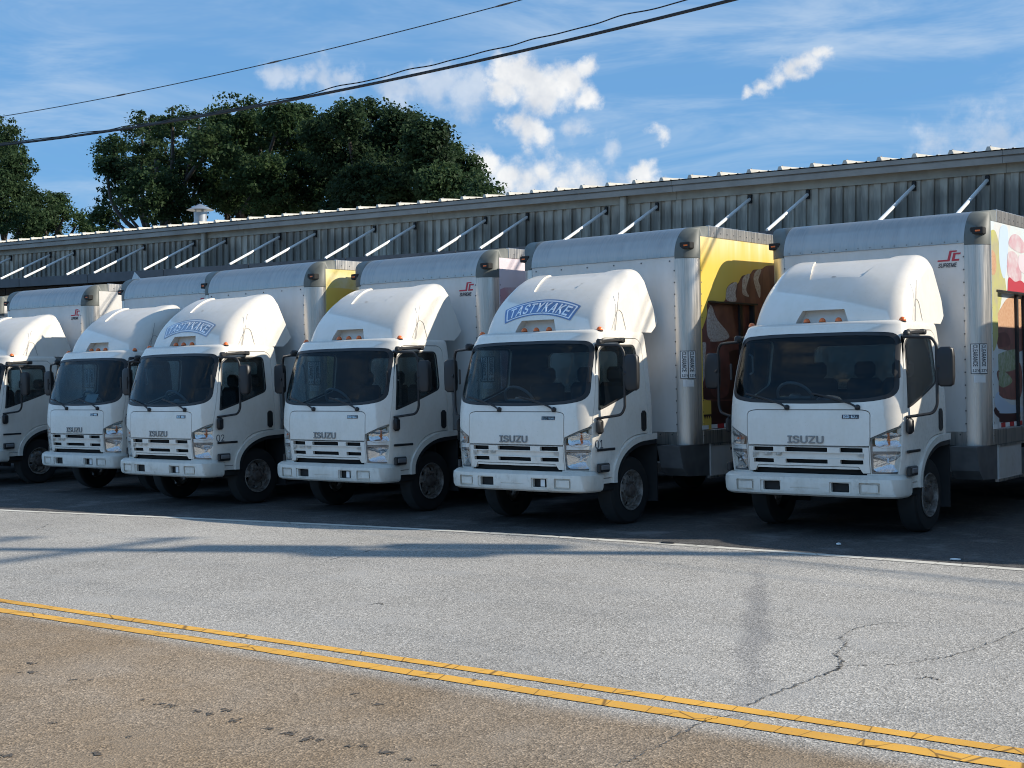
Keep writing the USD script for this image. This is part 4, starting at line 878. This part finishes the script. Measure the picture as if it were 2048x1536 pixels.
    # chassis and wheels
    obj('chassis', [bx(-.45, -.37, .25, 7.3, .62, .84), bx(.37, .45, .25, 7.3, .62, .84), bx(-.75, .75, .94, 1.06, .33, .43), bx(-.45, .45, .35, .45, .5, .7), bx(-.62, .62, .5, 1.4, .56, .9), bx(-.40, .40, .30, .36, .40, .56), bx(-1.2, 1.2, 2.6, 2.7, .72, .85), bx(-.55, .55, 1.5, 1.9, .55, .85)], W['chassis'], t, key='chas')
    for wy in (.99, 5.3):
        for s in (1, -1):
            xx = .835 if wy < 2 else .90
            tm = TYRE if s > 0 else flipx(TYRE)
            w = obj('wheel', tm.copy().apply_translation([s*xx, wy, .385]), W['tyre'], t, smooth=35, key=f'ty{s}{wy}')
            obj('rim', (RIM if s > 0 else flipx(RIM)).copy().apply_translation([s*xx, wy, .385]), W['rim'], w, smooth=35, key=f'ri{s}{wy}')
            obj('hub', (HUB if s > 0 else flipx(HUB)).copy().apply_translation([s*xx, wy, .385]), W['hubm'], w, smooth=35, key=f'hu{s}{wy}')
            obj('mudguard', [bx(*sorted((s*.62, s*1.0)), wy+.46, wy+.475, .22, .9)], W['chassis'], t, key=f'mg{s}{wy}')
    # cargo box
    def lift(m): return m.copy().apply_translation([0, 0, dz])
    def top(k, m_, mm, par, **kw): return obj(k, m_, mm, par, **kw)
    cb = obj('cargo_box', BOX['front'], W['frp'], t)
    def stretch(m):
        q = m.copy(); v = q.vertices; v[v[:, 2] > 2.9, 2] += dz; q.vertices = v; return q
    stage.GetPrimAtPath(cb); usdkit.mesh(stage, cb, stretch(BOX['front']), W['frp'])
    obj('kick_plate', BOX['kick'], W['alum'], cb)
    obj('nose', stretch(BOX['nose']), W['nose'], cb, smooth=25)
    for s in (1, -1):
        obj('corner_post', stretch(BOX[f'post{s}']), W['alum'], cb, smooth=25)
        cpth = obj('corner_casting', stretch(BOX[f'cap{s}']), W['cap'], cb, smooth=25)
        lm = cbx(1.18, 1.25, BY+.014, BY+.10, BZN+.108+dz, BZN+.14+dz, .01); rec = cbx(1.13, 1.275, BY+.017, BY+.12, BZN+.085+dz, BZN+.165+dz, .01)
        obj('clearance_lamp', lm if s > 0 else flipx(lm), W['amber'], cb); obj('lamp_recess', rec if s > 0 else flipx(rec), W['void'], cb)
    obj('roof', stretch(BOX['roof']), W['frp'], cb)
    spots_ = []
    for s in (1, -1):
        for z in np.arange(BZ0+.1, BZN-.05, .14): spots_ += [((s*(BW-RC-.012), BY+.004, z), 'y'), ((s*(BW+.0), BY+RC+.035, z), 'x')]
        for yv in np.arange(BY+.55, 6.9, .16): spots_.append(((s*(BW+.004), yv, BZ1-.07+dz), 'x'))
    for xv in np.linspace(-1.0, 1.0, 6 if not supreme else 15): spots_.append(((xv, BY+.004, BZN-.05+dz if not supreme else BZN+.02+dz), 'y'))
    for xv in np.linspace(-1.0, 1.0, 13): spots_.append(((xv, BY-.001, BZ0+.12), 'y'))
    obj('rivets', rivets(spots_), W['rivet'], cb, kind='stuff')
    main = {'white': W['frp'], 'yellow': W['yellow'], 'faded_yellow': W['yellow_faded'], 'pink': W['pink'], 'sandwich': W['skyprint']}[side]
    for s in (1, -1):
        y0, y1, zb, zt = BY+RC+.022, BYR, BZ0+.17, BZ1-.13+dz
        m_ = main if s > 0 else (W['yellow_faded'] if side == 'sandwich' else W['frp'])
        outer = sg.box(y0, zb, y1, zt)
        hole = sg.box(2.22, zb-.1, 3.32, 2.545)
        pl = flat_poly(outer-hole if s > 0 else outer, 0, 'yz', BW-.048, .05); pw_ = obj('side_wall', pl if s > 0 else flipx(pl), m_, cb)
        rl = cbx(BW-.045, BW+.004, BY+RN+.065, BYR, BZ1-.128+dz, BZ1+.012+dz, .006); obj('top_rail', rl if s > 0 else flipx(rl), W['alum'], cb)
        rb = cbx(BW-.045, BW+.002, BY+RC+.022, BYR, BZ0, BZ0+.165, .006); obj('bottom_rail', rb if s > 0 else flipx(rb), W['alum'], cb)
        if s > 0:
            dr = obj('side_door', bx(BW-.10, BW-.06, 2.18, 3.36, zb-.16, 2.6), W['darkprint'] if side == 'yellow' else m_, cb)
            obj('door_frame', [bx(BW-.01, BW+.014, 2.19, 3.40, 2.545, 2.565), bx(BW-.055, BW+.006, 3.30, 3.33, .47, 2.54), bx(BW-.058, BW-.03, 3.02, 3.08, .47, 2.54)], W['black'], cb)
            obj('door_sill', bx(BW-.06, BW+.008, 2.2, 3.4, BZ0-.03, BZ0-.005), W['alum'], cb)
            k = 0
            for yv in np.arange(2.0, 6.6, .155):
                tp = bx(BW+.003, BW+.0055, yv, yv+.15, BZ0+.172, BZ0+.222) if True else None
                if not (2.2 < yv+.08 < 3.3): obj('reflective_tape', tp, W['redtape'] if k % 2 else W['whitetape'], cb)
                else: obj('reflective_tape', bx(BW-.058, BW-.054, yv, yv+.15, BZ0+.172, BZ0+.222), W['redtape'] if k % 2 else W['whitetape'], cb)
                k += 1
        sk = [tri(prism(ccw([(1.52, .86), (1.60, .60), (1.72, .50), (2.20, .475), (2.20, .86)]), *sorted((s*.96, s*(BW-.02))), 'yz'))]
        obj('skirt', sk, W['skirt'], cb)
        sp = bx(BW-.03, BW+.0, 2.20, 3.0, .475, BZ0-.03); obj('step_well', sp if s > 0 else flipx(sp), W['frp'], cb)
        tr = bx(BW-.035, BW+.006, 2.17, 6.9, .445, .475); obj('skirt_trim', tr if s > 0 else flipx(tr), W['alum'], cb)
    obj('rear_frame', [bx(-BW+.03, BW-.03, BYR-.06, BYR-.01, BZ0, BZ1-.11+dz)], W['frp'], cb)
    obj('floor', bx(-BW+.05, BW-.05, BY+.3, BYR-.06, BZ0-.02, BZ0+.1), W['chassis'], cb)
    if supreme:
        lg = sg.Polygon(LOGO.exterior) if LOGO.geom_type == 'Polygon' else LOGO
        from shapely import affinity
        obj('maker_logo', flat_poly(affinity.translate(affinity.scale(LOGO, .82, .82, origin=(0, 0)), .88, BZN-.19+dz), 0, 'xz', BY+.007), W['red'], cb)
        wd = fit(meshkit.text_mesh('SUPREME', .045, .002, True), .20); v = wd.vertices
        obj('maker_lettering', trimesh.Trimesh(np.c_[.78+v[:, 0]+.2*v[:, 1], BY+.006-v[:, 2], BZN-.255+dz+v[:, 1]], wd.faces, process=False), W['ink'], cb)
    sign_on_post(cb)
    if bent:
        v = [(-1.2, 2.05, 3.46), (-1.0, 2.12, 3.45), (-1.17, 2.10, 3.62), (-1.22, 2.25, 3.44), (-1.195, 2.055, 3.47), (-.995, 2.125, 3.46)]
        obj('bent_flap', trimesh.convex.convex_hull(np.array(v)), W['alum'], cb, label='bent strip of metal sticking up from the roof corner')
    # printed pictures on the side
    def blob(pts, smooth_=.04):
        q = np.array(pts+pts[:3], float); c_ = curve(np.c_[q, np.zeros(len(q))], 6)[:, :2]; n_ = 6*len(pts); g_ = sg.Polygon(c_[6:6+n_]).buffer(0).buffer(smooth_/3).buffer(-smooth_*2/3).buffer(smooth_/3); return g_
    hole = sg.box(2.225, 0, 3.32, 2.54)
    def printed(name, pts, mm, lay, smooth_=.03):
        g_ = blob(pts, smooth_).intersection(sg.box(BY+RC+.03, BZ0+.2, BYR, BZ1-.14)); parts = []
        a, c = g_.difference(hole), g_.intersection(hole)
        if not a.is_empty and a.area > 1e-4: parts.append(flat_poly(a, 0, 'yz', BW+.002+.0007*lay, .0006))
        if not c.is_empty and c.area > 1e-4: parts.append(flat_poly(c, 0, 'yz', BW-.06+.0007*lay, .0006))
        if parts: obj(name, parts, mm, cb)
    if side == 'yellow':
        printed('loaf_print', [(1.95, 1.42), (1.95, 2.02), (2.15, 2.38), (2.2, 2.56), (2.57, 2.57), (2.64, 2.73), (2.79, 2.81), (2.91, 2.80), (3.03, 2.9), (3.22, 2.93), (3.32, 2.99), (3.52, 3.01), (3.78, 3.07), (4.6, 3.05), (5.6, 2.7), (5.8, 1.5), (3.6, 1.38)], W['crust'], 1)
        for pp in ([(2.86, 2.55), (2.96, 2.82), (3.03, 2.86), (3.08, 2.6), (3.2, 2.3), (3.0, 2.2)], [(3.22, 2.6), (3.26, 2.9), (3.36, 2.93), (3.36, 2.6), (3.5, 2.3), (3.3, 2.3)], [(3.56, 2.7), (3.58, 2.98), (3.72, 3.0), (3.74, 2.5), (3.6, 2.4)], [(2.42, 2.5), (2.8, 2.15), (3.1, 2.2), (3.0, 2.52)]): printed('crust_print', pp, W['crust2'], 2)
        for pp in ([(2.17, 2.14), (2.16, 2.39), (2.25, 2.51), (2.38, 2.51), (2.49, 2.36), (2.77, 2.18), (2.72, 2.11), (2.39, 2.08)], [(1.95, 1.61), (1.95, 1.99), (2.12, 2.06), (2.09, 1.82), (2.06, 1.62)], [(2.63, 2.59), (2.64, 2.72), (2.76, 2.79), (2.89, 2.81), (2.85, 2.68), (2.86, 2.58)], [(3.02, 2.75), (3.05, 2.88), (3.22, 2.93), (3.12, 2.74), (3.19, 2.65), (3.04, 2.67)], [(3.32, 2.85), (3.37, 2.97), (3.52, 3.0), (3.44, 2.87), (3.49, 2.78), (3.46, 2.64)]): printed('crumb_print', pp, W['crumb'], 3, .015)
        printed('dark_print', [(1.95, 1.40), (2.1, 1.55), (2.9, 1.98), (5.6, 1.9), (5.6, 1.38)], W['darkprint'], 2)
        printed('light_loaf_print', [(2.30, 1.9), (2.5, 2.05), (2.76, 1.98), (2.74, 1.45), (2.34, 1.45)], W['crust'], 3)
        zz = [(1.95, 1.16)]; 
        for k in range(60): zz += [(1.97+k*.05, 1.155), (1.995+k*.05, 1.195)]
        zz += [(4.97, 1.155), (4.97, 1.21), (1.95, 1.21)]
        zg = sg.Polygon(zz).buffer(0)
        obj('zigzag_print', [flat_poly(zg.difference(hole).intersection(sg.box(BY+RC+.03, 0, 9, 9)), 0, 'yz', BW+.0045, .0008), flat_poly(zg.intersection(hole), 0, 'yz', BW-.058, .0008)], W['darkprint'], cb)
    if side == 'sandwich':
        printed('lettuce_print', [(1.9, 2.51), (1.94, 3.1), (2.2, 3.2), (2.43, 2.83), (2.55, 2.55), (2.54, 2.44), (2.33, 2.22), (1.94, 2.1)], W['greenprint'], 1)
        printed('leaf_print', [(2.15, 2.47), (2.54, 2.46), (2.33, 2.2), (2.1, 1.9), (1.9, 1.96), (1.94, 2.17)], W['greenprint'], 2)
        printed('tomato_print', [(2.62, 2.72), (2.58, 2.95), (2.72, 3.02), (2.95, 2.98), (3.1, 2.74), (2.9, 2.64)], W['hot'], 2)
        printed('tomato_print', [(2.66, 3.08), (2.75, 3.2), (3.0, 3.22), (3.3, 3.1), (3.1, 3.02)], W['hot'], 2)
        printed('pale_print', [(2.3, 2.95), (2.35, 3.25), (2.6, 3.28), (2.62, 3.02), (2.5, 2.72), (2.38, 2.75)], W['plate'], 2)
        printed('onion_print', [(2.98, 2.9), (3.05, 3.0), (3.3, 2.98), (3.35, 2.82), (3.1, 2.8)], W['pink'], 3)
        printed('sauce_print', [(2.58, 2.58), (2.63, 2.72), (2.85, 2.68), (3.1, 2.70), (3.38, 2.60), (3.38, 2.565), (2.58, 2.56)], W['red'], 3)
        printed('crust_print', [(1.95, 2.78), (1.97, 2.98), (2.16, 2.96), (2.2, 2.80), (2.1, 2.72)], W['toast'], 2)
        printed('toast_print', [(2.2, 2.17), (2.54, 2.38), (2.82, 2.50), (3.3, 2.52), (3.3, 2.19), (2.53, 2.16)], W['toast'], 2)
        printed('meat_print', [(2.2, 2.17), (3.3, 2.21), (3.3, 1.90), (2.38, 1.92), (2.19, 1.96)], W['meat'], 1)
        printed('crust_print', [(2.3, 2.06), (2.7, 2.1), (2.86, 1.98), (2.6, 1.93), (2.36, 1.96)], W['crust'], 2)
        printed('salad_print', [(2.21, 1.78), (2.52, 1.87), (3.1, 1.90), (3.1, 1.70), (2.47, 1.66)], W['lettuce'], 2)
        printed('filling_print', [(2.17, 1.66), (2.6, 1.70), (3.2, 1.75), (3.2, 1.36), (2.49, 1.37), (2.3, 1.48)], W['meat'], 1)
        printed('salad_print', [(2.3, 1.62), (2.6, 1.66), (2.9, 1.55), (2.6, 1.48), (2.4, 1.52)], W['lettuce'], 3)
        printed('plate_print', [(2.10, 1.40), (2.29, 1.43), (2.84, 1.28), (3.2, 1.26), (3.2, 1.18), (2.35, 1.2), (2.09, 1.29)], W['plate'], 3)
        printed('shade_print', [(2.09, 1.27), (2.35, 1.21), (3.1, 1.17), (3.1, 1.07), (2.48, 1.09), (2.09, 1.19)], W['darkprint'], 2)
    if side == 'pink': printed('faded_print', [(1.9, 1.4), (1.9, 2.7), (2.6, 2.9), (4.5, 2.8), (4.5, 1.3)], W['hot'], 1)
    if side == 'faded_yellow': printed('faded_print', [(1.9, 2.2), (1.9, 2.95), (2.8, 3.0), (3.8, 2.8), (3.8, 1.6)], W['yellow'], 1)
    return t

box_truck(-6.18, 12.83, .47, 0.0, 'white truck nearest the right edge with a bread sandwich pictured on its side', side='sandwich')
box_truck(-9.36, 12.0, -.90, .015, 'white truck with blue banner and number 01 on its door', plate=True, number='01', banner=True, side='yellow', supreme=False)
box_truck(-12.41, 12.02, -.54, -.029, 'white truck without banner, directly left of the truck numbered 01', plate=True, side='pink')
box_truck(-15.33, 11.68, -.83, -.012, 'white truck with faded blue banner and number 02 on its door', plate=True, number='02', banner='faded', side='faded_yellow', supreme=False)
box_truck(-18.18, 12.28, .47, .06, 'white truck with a bent metal flap on its box roof, behind number 02', plate=True, side='white', bent=True)
box_truck(-21.73, 12.38, 2.02, .04, 'white truck cut by the left edge, only cab side, fairing and box showing', side='white')
box_truck(-24.95, 12.5, 1.0, .0, 'white truck of which only the box corner shows at the far left edge', side='white')
box_truck(-1.75, 13.1, 0.3, .0, 'white truck parked just past the sandwich truck, beyond the right edge of view', side='white')
# small loose things on dashboards
pp = thing('paper_card', (-18.18, 12.28, 0), .47, 'printed card propped behind the windshield of the truck with the bent roof flap', 'card')
obj('card', trimesh.Trimesh(np.array([(-.27, .40, 1.41), (.03, .40, 1.41), (.03, .47, 1.54), (-.27, .47, 1.54)]), [[0, 1, 2], [0, 2, 3]], process=False), W['paper'], pp)
tx = meshkit.text_mesh('NO', .05, .001, True); v = tx.vertices
pk = thing('crumpled_bag', (-6.18, 12.83, 0), .47, 'crumpled dark and red snack bag on the dashboard of the sandwich truck', 'bag')
bg = trimesh.creation.icosphere(3, 1.); bg.vertices *= (1+.35*(meshkit.fbm(bg.vertices*2.2, 3, 5)-.5)[:, None]); bg.vertices = bg.vertices*[.13, .07, .045]+[.12, .36, 1.405]
obj('bag', bg, mat('bag_print', (.05, .02, .03), .3, dirt=(.4, .35, .35), scale=9), pk)

# litter on the lot
def scrap(name, loc, size, m, label, cat, sd):
    g_ = trimesh.creation.icosphere(2, 1.); g_.vertices *= (.7+.6*meshkit.fbm(g_.vertices*1.7+sd, 3, sd))[:, None]; g_.vertices *= size; g_.vertices[:, 2] -= g_.vertices[:, 2].min()
    p = thing(name, loc, 0, label, cat); obj('scrap', g_, m, p)
scrap('paper_scrap', (-4.28, 11.88, -.002), (.05, .028, .009), W['paper'], 'small flat white paper scrap on the dark lot near the right edge', 'litter', 3)
scrap('paper_scrap', (-5.6, 12.35, -.002), (.025, .02, .012), W['paper'], 'tiny white paper scrap under the bumper of the sandwich truck', 'litter', 5)
scrap('rag', (-7.1, 11.62, -.002), (.085, .035, .012), W['dark'], 'small dark rag lying beside the white road edge line', 'litter', 8)

# ------------------------------------------------------------------ overhead wires and pole
W['cable'] = mat('black_cable', (.012, .012, .013), .6)
W['wood'] = mat('pole_wood', (.10, .075, .055), .9, var=.4, scale=8)
W['tank'] = mat('transformer_grey', (.28, .29, .29), .5)
PX, PY = 8.2, 18.5
def wire(name, pts, r, label, sides=6, closed=False):
    p = obj(name, tube(pts, r, sides), W['cable'], '/World'); pr = stage.GetPrimAtPath(p); tag(pr, label, 'cable', 'overhead cables'); return p
def catz(x, zlow, xlow, a): return zlow+a*(x-xlow)**2
xa = np.linspace(-55, 40, 260)
zt_ = catz(xa, 7.006, -17.46, .00254)
wire('overhead_cable', np.c_[xa, np.full_like(xa, 17.7), zt_], .027, 'thick black lashed cable, lowest of the overhead lines, crossing before the trees')
xb = np.linspace(-30, 40, 900)
sep = np.clip((xb+18.9)/10.4, 0, 1)**.8
zb_ = catz(xb, 7.006, -17.46, .00254)+.04+.165*sep+.006*np.sin(xb*7.)*np.clip((xb+19.4)/3.5, 0, 1)+.007*np.sin(xb*3.1)
wire('overhead_cable', np.c_[xb, 17.7+.03*np.sin(xb*4.), zb_], .011, 'thin wavy black cable running just above the thick lashed cable')
xt = np.linspace(-55, 40, 200)
zu = catz(xt, 7.80, -19.5, .00229)
uw = wire('overhead_cable', np.c_[xt, np.full_like(xt, 17.7), zu], .009, 'thin grey upper line crossing the sky at the top left')
for xx in (-19.4, -24.2, -13.8):
    t_ = np.linspace(xx-.22, xx+.22, 5); obj('splice', tube(np.c_[t_, np.full(5, 17.7), catz(t_, 7.80, -19.5, .00229)], [.008, .016, .018, .016, .008], 6), W['hubm'], uw)
pole = thing('utility_pole', (PX, PY, 0), 0, 'tall wooden utility pole with transformers just beyond the right edge', 'pole')
obj('mast', tube([(0, .22, -.5), (0, .22, 15.1)], [.19, .13], 14), W['wood'], pole, smooth=40)
for k, (dy, dz_) in enumerate(((-.30, 11.1), (.30, 11.3), (0., 12.2))):
    ang = [2.3, 4.0, 3.1][k]; cx_, cy_ = .42*math.cos(ang), .22+.42*math.sin(ang)
    tk = obj('transformer', tube([(cx_, cy_, dz_-.5), (cx_, cy_, dz_-.46), (cx_, cy_, dz_+.46), (cx_, cy_, dz_+.5)], [.20, .25, .25, .18], 16), W['tank'], pole, smooth=40)
    obj('bushing', [tube([(cx_+.08, cy_, dz_+.5), (cx_+.08, cy_, dz_+.72)], .03, 6)], W['tank'], tk)
for zz in (14.6, 13.5): obj('crossarm', bx(-.06, .06, -1.0, 1.45, zz-.06, zz+.06), W['wood'], pole)
for zz, yy in ((14.7, -.95), (14.7, 1.4), (13.6, -.9), (13.6, 1.3)):
    obj('insulator', tube([(0, yy, zz-.03), (0, yy, zz+.18)], .045, 8), W['tank'], pole)
    xq = np.linspace(-58, 45, 60); obj('power_line', tube(np.c_[xq, np.full_like(xq, yy), zz+.18+.0011*((xq+18)**2-18**2)], .005, 5), W['cable'], pole)

# ------------------------------------------------------------------ trees
def leaf_mat(name, c):
    N = {'oi': ('geometry', {}), 'n': ('noise_texture', {'scale': .55, 'detail': 4.}), 'r': ('rgb_ramp', {'ramp': [(.3, tuple(x*.55 for x in c)), (.55, c), (.8, (c[0]*1.5, c[1]*1.3, c[2]*1.1))]}),
         'rr': ('mix_color', {'blend_type': 'multiply', 'fac': 1.}), 'rm': ('map_range', {'from_min': 0., 'from_max': 1., 'to_min': .6, 'to_max': 1.0}),
         'd': ('principled_bsdf', {'roughness': .55, 'specular_ior_level': .12}), 't': ('translucent_bsdf', {}), 'mx': ('mix_closure', {'fac': .4})}
    L = [('oi.position', 'n.vector'), ('n.fac', 'r.fac'), ('oi.random_per_island', 'rm.value'), ('r.color', 'rr.a'), ('rm.result', 'rr.b'), ('rr.result', 'd.base_color'), ('rr.result', 't.color'), ('d.BSDF', 'mx.closure1'), ('t.BSDF', 'mx.closure2')]
    return usdkit.material(stage, '/World/Looks/'+name, N, L, surface='mx.closure')
LEAF = [leaf_mat('oak_leaves', (.072, .128, .054)), leaf_mat('broad_leaves', (.080, .142, .056)), leaf_mat('dark_leaves', (.062, .112, .052))]
BARK = mat('bark', (.06, .05, .042), .95, var=.4, scale=6)
def tree(seed, trunk, lobes, nleaf, label, leafm, size=.26, gap=.36):
    """lobes: (centre, radius); leaves sit in clumps spread through the lobes"""
    rng = np.random.default_rng(seed)
    x, y = trunk; t = thing('tree', (0, 0, 0), 0, label, 'tree')
    cs = np.array([c for c, r in lobes]); rs = np.array([r for c, r in lobes])
    wts = rs**2/np.sum(rs**2); nclump = nleaf//34; k = rng.choice(len(rs), nclump, p=wts)
    d = rng.normal(size=(nclump, 3)); d /= np.linalg.norm(d, axis=1, keepdims=True); rad = rng.uniform(.2, 1.2, nclump)**.6
    cl = cs[k]+d*(rs[k]*rad)[:, None]*[1, 1, .92]; keep = meshkit.noise(cl/1.15+seed*7.3, seed) > gap; cl = cl[keep]; nclump = len(cl)
    cr = rng.uniform(.22, .62, nclump)
    n = nclump*34; ci = np.repeat(np.arange(nclump), 34)
    q = rng.normal(size=(n, 3)); q /= np.linalg.norm(q, axis=1, keepdims=True); pos = cl[ci]+q*(cr[ci]*rng.uniform(.1, 1, n)**.6)[:, None]*[1, 1, .6]
    nrm = q*.6+rng.normal(size=(n, 3))*.55+[0, 0, .5]; nrm /= np.linalg.norm(nrm, axis=1, keepdims=True)
    a = np.cross(nrm, rng.normal(size=(n, 3))); a /= np.linalg.norm(a, axis=1, keepdims=True); b = np.cross(nrm, a)
    s = size*rng.uniform(.45, 1.1, n)[:, None]
    v = np.stack([pos-a*s*.5, pos+b*s*.34+nrm*s*.08, pos+a*s*.55, pos-b*s*.34+nrm*s*.08], 1).reshape(-1, 3)
    i = np.arange(n)*4; f = np.stack([np.stack([i, i+1, i+2], 1), np.stack([i, i+2, i+3], 1)], 1).reshape(-1, 3)
    obj('crown', trimesh.Trimesh(v, f, process=False), leafm, t)
    base = np.array([x, y, -1.5]); top = cs.mean(0); h0 = np.array([x, y, top[2]*.45])
    obj('trunk', tube(curve([base, (base+h0)/2+[.1, 0, 0], h0, top*[1, 1, 1]], 5), np.linspace(.42, .10, 16), 9), BARK, t, smooth=60)
    for c, r in lobes:
        st_ = h0+(top-h0)*rng.uniform(0, .7); mid = (st_+c)/2+rng.normal(0, .4, 3)
        obj('limb', tube(curve([st_, mid, c, c+(c-st_)/np.linalg.norm(c-st_)*r*.15], 4), np.linspace(.13, .025, 13), 6), BARK, t, smooth=60)
    return t
tree(1, (-51.27, 40.00), [((-50.91, 40.07, 14.24), 0.98), ((-56.05, 42.70, 14.80), 0.81), ((-50.27, 37.86, 12.38), 1.03), ((-58.97, 42.69, 13.62), 0.93), ((-54.30, 38.87, 11.92), 0.66), ((-53.68, 39.54, 11.57), 1.00), ((-53.95, 41.97, 13.08), 1.42), ((-48.38, 39.46, 13.03), 0.86), ((-49.82, 40.30, 11.70), 1.27), ((-48.88, 37.17, 9.93), 1.27), ((-57.03, 41.52, 10.63), 1.05), ((-56.48, 40.23, 9.97), 0.79), ((-49.47, 38.98, 9.71), 1.36), ((-49.52, 41.73, 14.29), 0.70), ((-46.44, 38.82, 12.04), 1.14)], 46000, 'ragged left tree of the big clump with open gaps and small tufts', LEAF[0], .20, .43)
tree(2, (-49.85, 43.00), [((-47.93, 41.57, 14.05), 0.83), ((-48.92, 41.79, 13.17), 1.28), ((-50.32, 44.89, 13.74), 1.42), ((-44.15, 40.55, 13.07), 0.79), ((-46.11, 43.60, 13.87), 0.74), ((-47.30, 44.37, 12.83), 1.38), ((-48.55, 41.13, 10.97), 1.50), ((-44.95, 40.33, 10.51), 1.58), ((-44.13, 41.65, 10.34), 1.55), ((-50.81, 43.94, 10.03), 1.46), ((-47.01, 43.37, 9.40), 1.40)], 78000, 'dense middle tree of the big clump directly right of the vent', LEAF[1], .20)
tree(3, (-39.65, 41.00), [((-38.15, 38.51, 12.11), 0.84), ((-40.22, 39.42, 11.89), 0.87), ((-40.89, 42.81, 12.74), 1.05), ((-37.93, 41.49, 12.08), 0.87), ((-33.98, 38.56, 10.81), 0.76), ((-39.97, 40.60, 11.07), 1.42), ((-37.95, 40.87, 10.67), 1.44), ((-34.10, 38.96, 9.82), 1.05), ((-43.02, 42.41, 10.30), 1.33), ((-37.02, 38.68, 8.93), 1.38), ((-36.14, 40.35, 9.00), 1.36), ((-35.19, 41.10, 9.58), 0.96), ((-34.47, 40.58, 10.44), 0.55), ((-40.94, 41.52, 8.72), 1.29)], 90000, 'broad rounded dark tree on the right of the big clump', LEAF[2], .20)
tree(4, (-31.92, 38.00), [((-33.78, 40.66, 9.68), 0.66), ((-30.93, 38.07, 8.65), 0.58), ((-34.74, 40.86, 8.92), 0.83), ((-28.84, 35.49, 7.76), 0.58), ((-30.70, 38.64, 8.36), 0.33), ((-32.15, 37.26, 8.69), 0.73)], 19000, 'small sparse tree at the right end of the big clump above the roof', LEAF[0], .19)
tree(5, (-72.08, 44.00), [((-75.80, 45.83, 17.02), 1.53), ((-74.22, 45.85, 16.22), 1.09), ((-70.91, 44.09, 14.16), 1.33), ((-67.69, 42.71, 13.94), 0.72), ((-67.49, 41.32, 11.85), 1.64), ((-68.45, 43.30, 12.12), 1.13), ((-67.23, 43.45, 11.46), 0.90), ((-65.52, 41.27, 10.31), 1.29), ((-69.88, 41.29, 13.74), 2.24)], 46000, 'tall tree cut off by the left edge of the view', LEAF[0], .20)
tree(6, (-70.58, 47.00), [((-71.23, 47.23, 12.59), 0.78), ((-68.75, 46.06, 11.23), 0.99), ((-70.76, 46.21, 11.12), 1.01), ((-67.82, 46.25, 10.74), 0.81), ((-71.38, 49.92, 11.61), 0.86), ((-74.80, 47.80, 11.27), 0.99)], 18000, 'low bushy tree in the gap between the left edge tree and the clump', LEAF[1], .20)

# woods on the other side of the road, behind the viewer (mirrored in the windshields)
wd = UsdGeom.PointInstancer.Define(stage, '/World/woods'); pos_, ori_, scl_, idx_ = [], [], [], []
for k, (x, y, rz, sc) in enumerate([(34, -34, 20, 1.1), (22, -36, 140, 1.2), (9, -38, 250, 1.0), (-4, -36, 75, 1.15), (-17, -40, 300, 1.05), (-30, -36, 200, 1.2), (46, -32, 100, 1.1), (-44, -38, 30, 1.1)]):
    c = np.array(((-49.85, 43.00), (-39.65, 41.00))[k % 2]); a = math.radians(rz)
    rc = sc*np.array([c[0]*math.cos(a)-c[1]*math.sin(a), c[0]*math.sin(a)+c[1]*math.cos(a)])
    pos_.append(Gf.Vec3f(float(x-rc[0]), float(y-rc[1]), 0)); ori_.append(Gf.Quath(math.cos(a/2), 0, 0, math.sin(a/2))); scl_.append(Gf.Vec3f(sc, sc, sc)); idx_.append(k % 2)
wd.CreatePrototypesRel().SetTargets(['/World/tree_001', '/World/tree_002']); wd.CreatePositionsAttr(pos_); wd.CreateOrientationsAttr(ori_); wd.CreateScalesAttr(scl_); wd.CreateProtoIndicesAttr(idx_)
tag(wd, 'leafy woods on the other side of the road', 'woods', None, 'stuff')
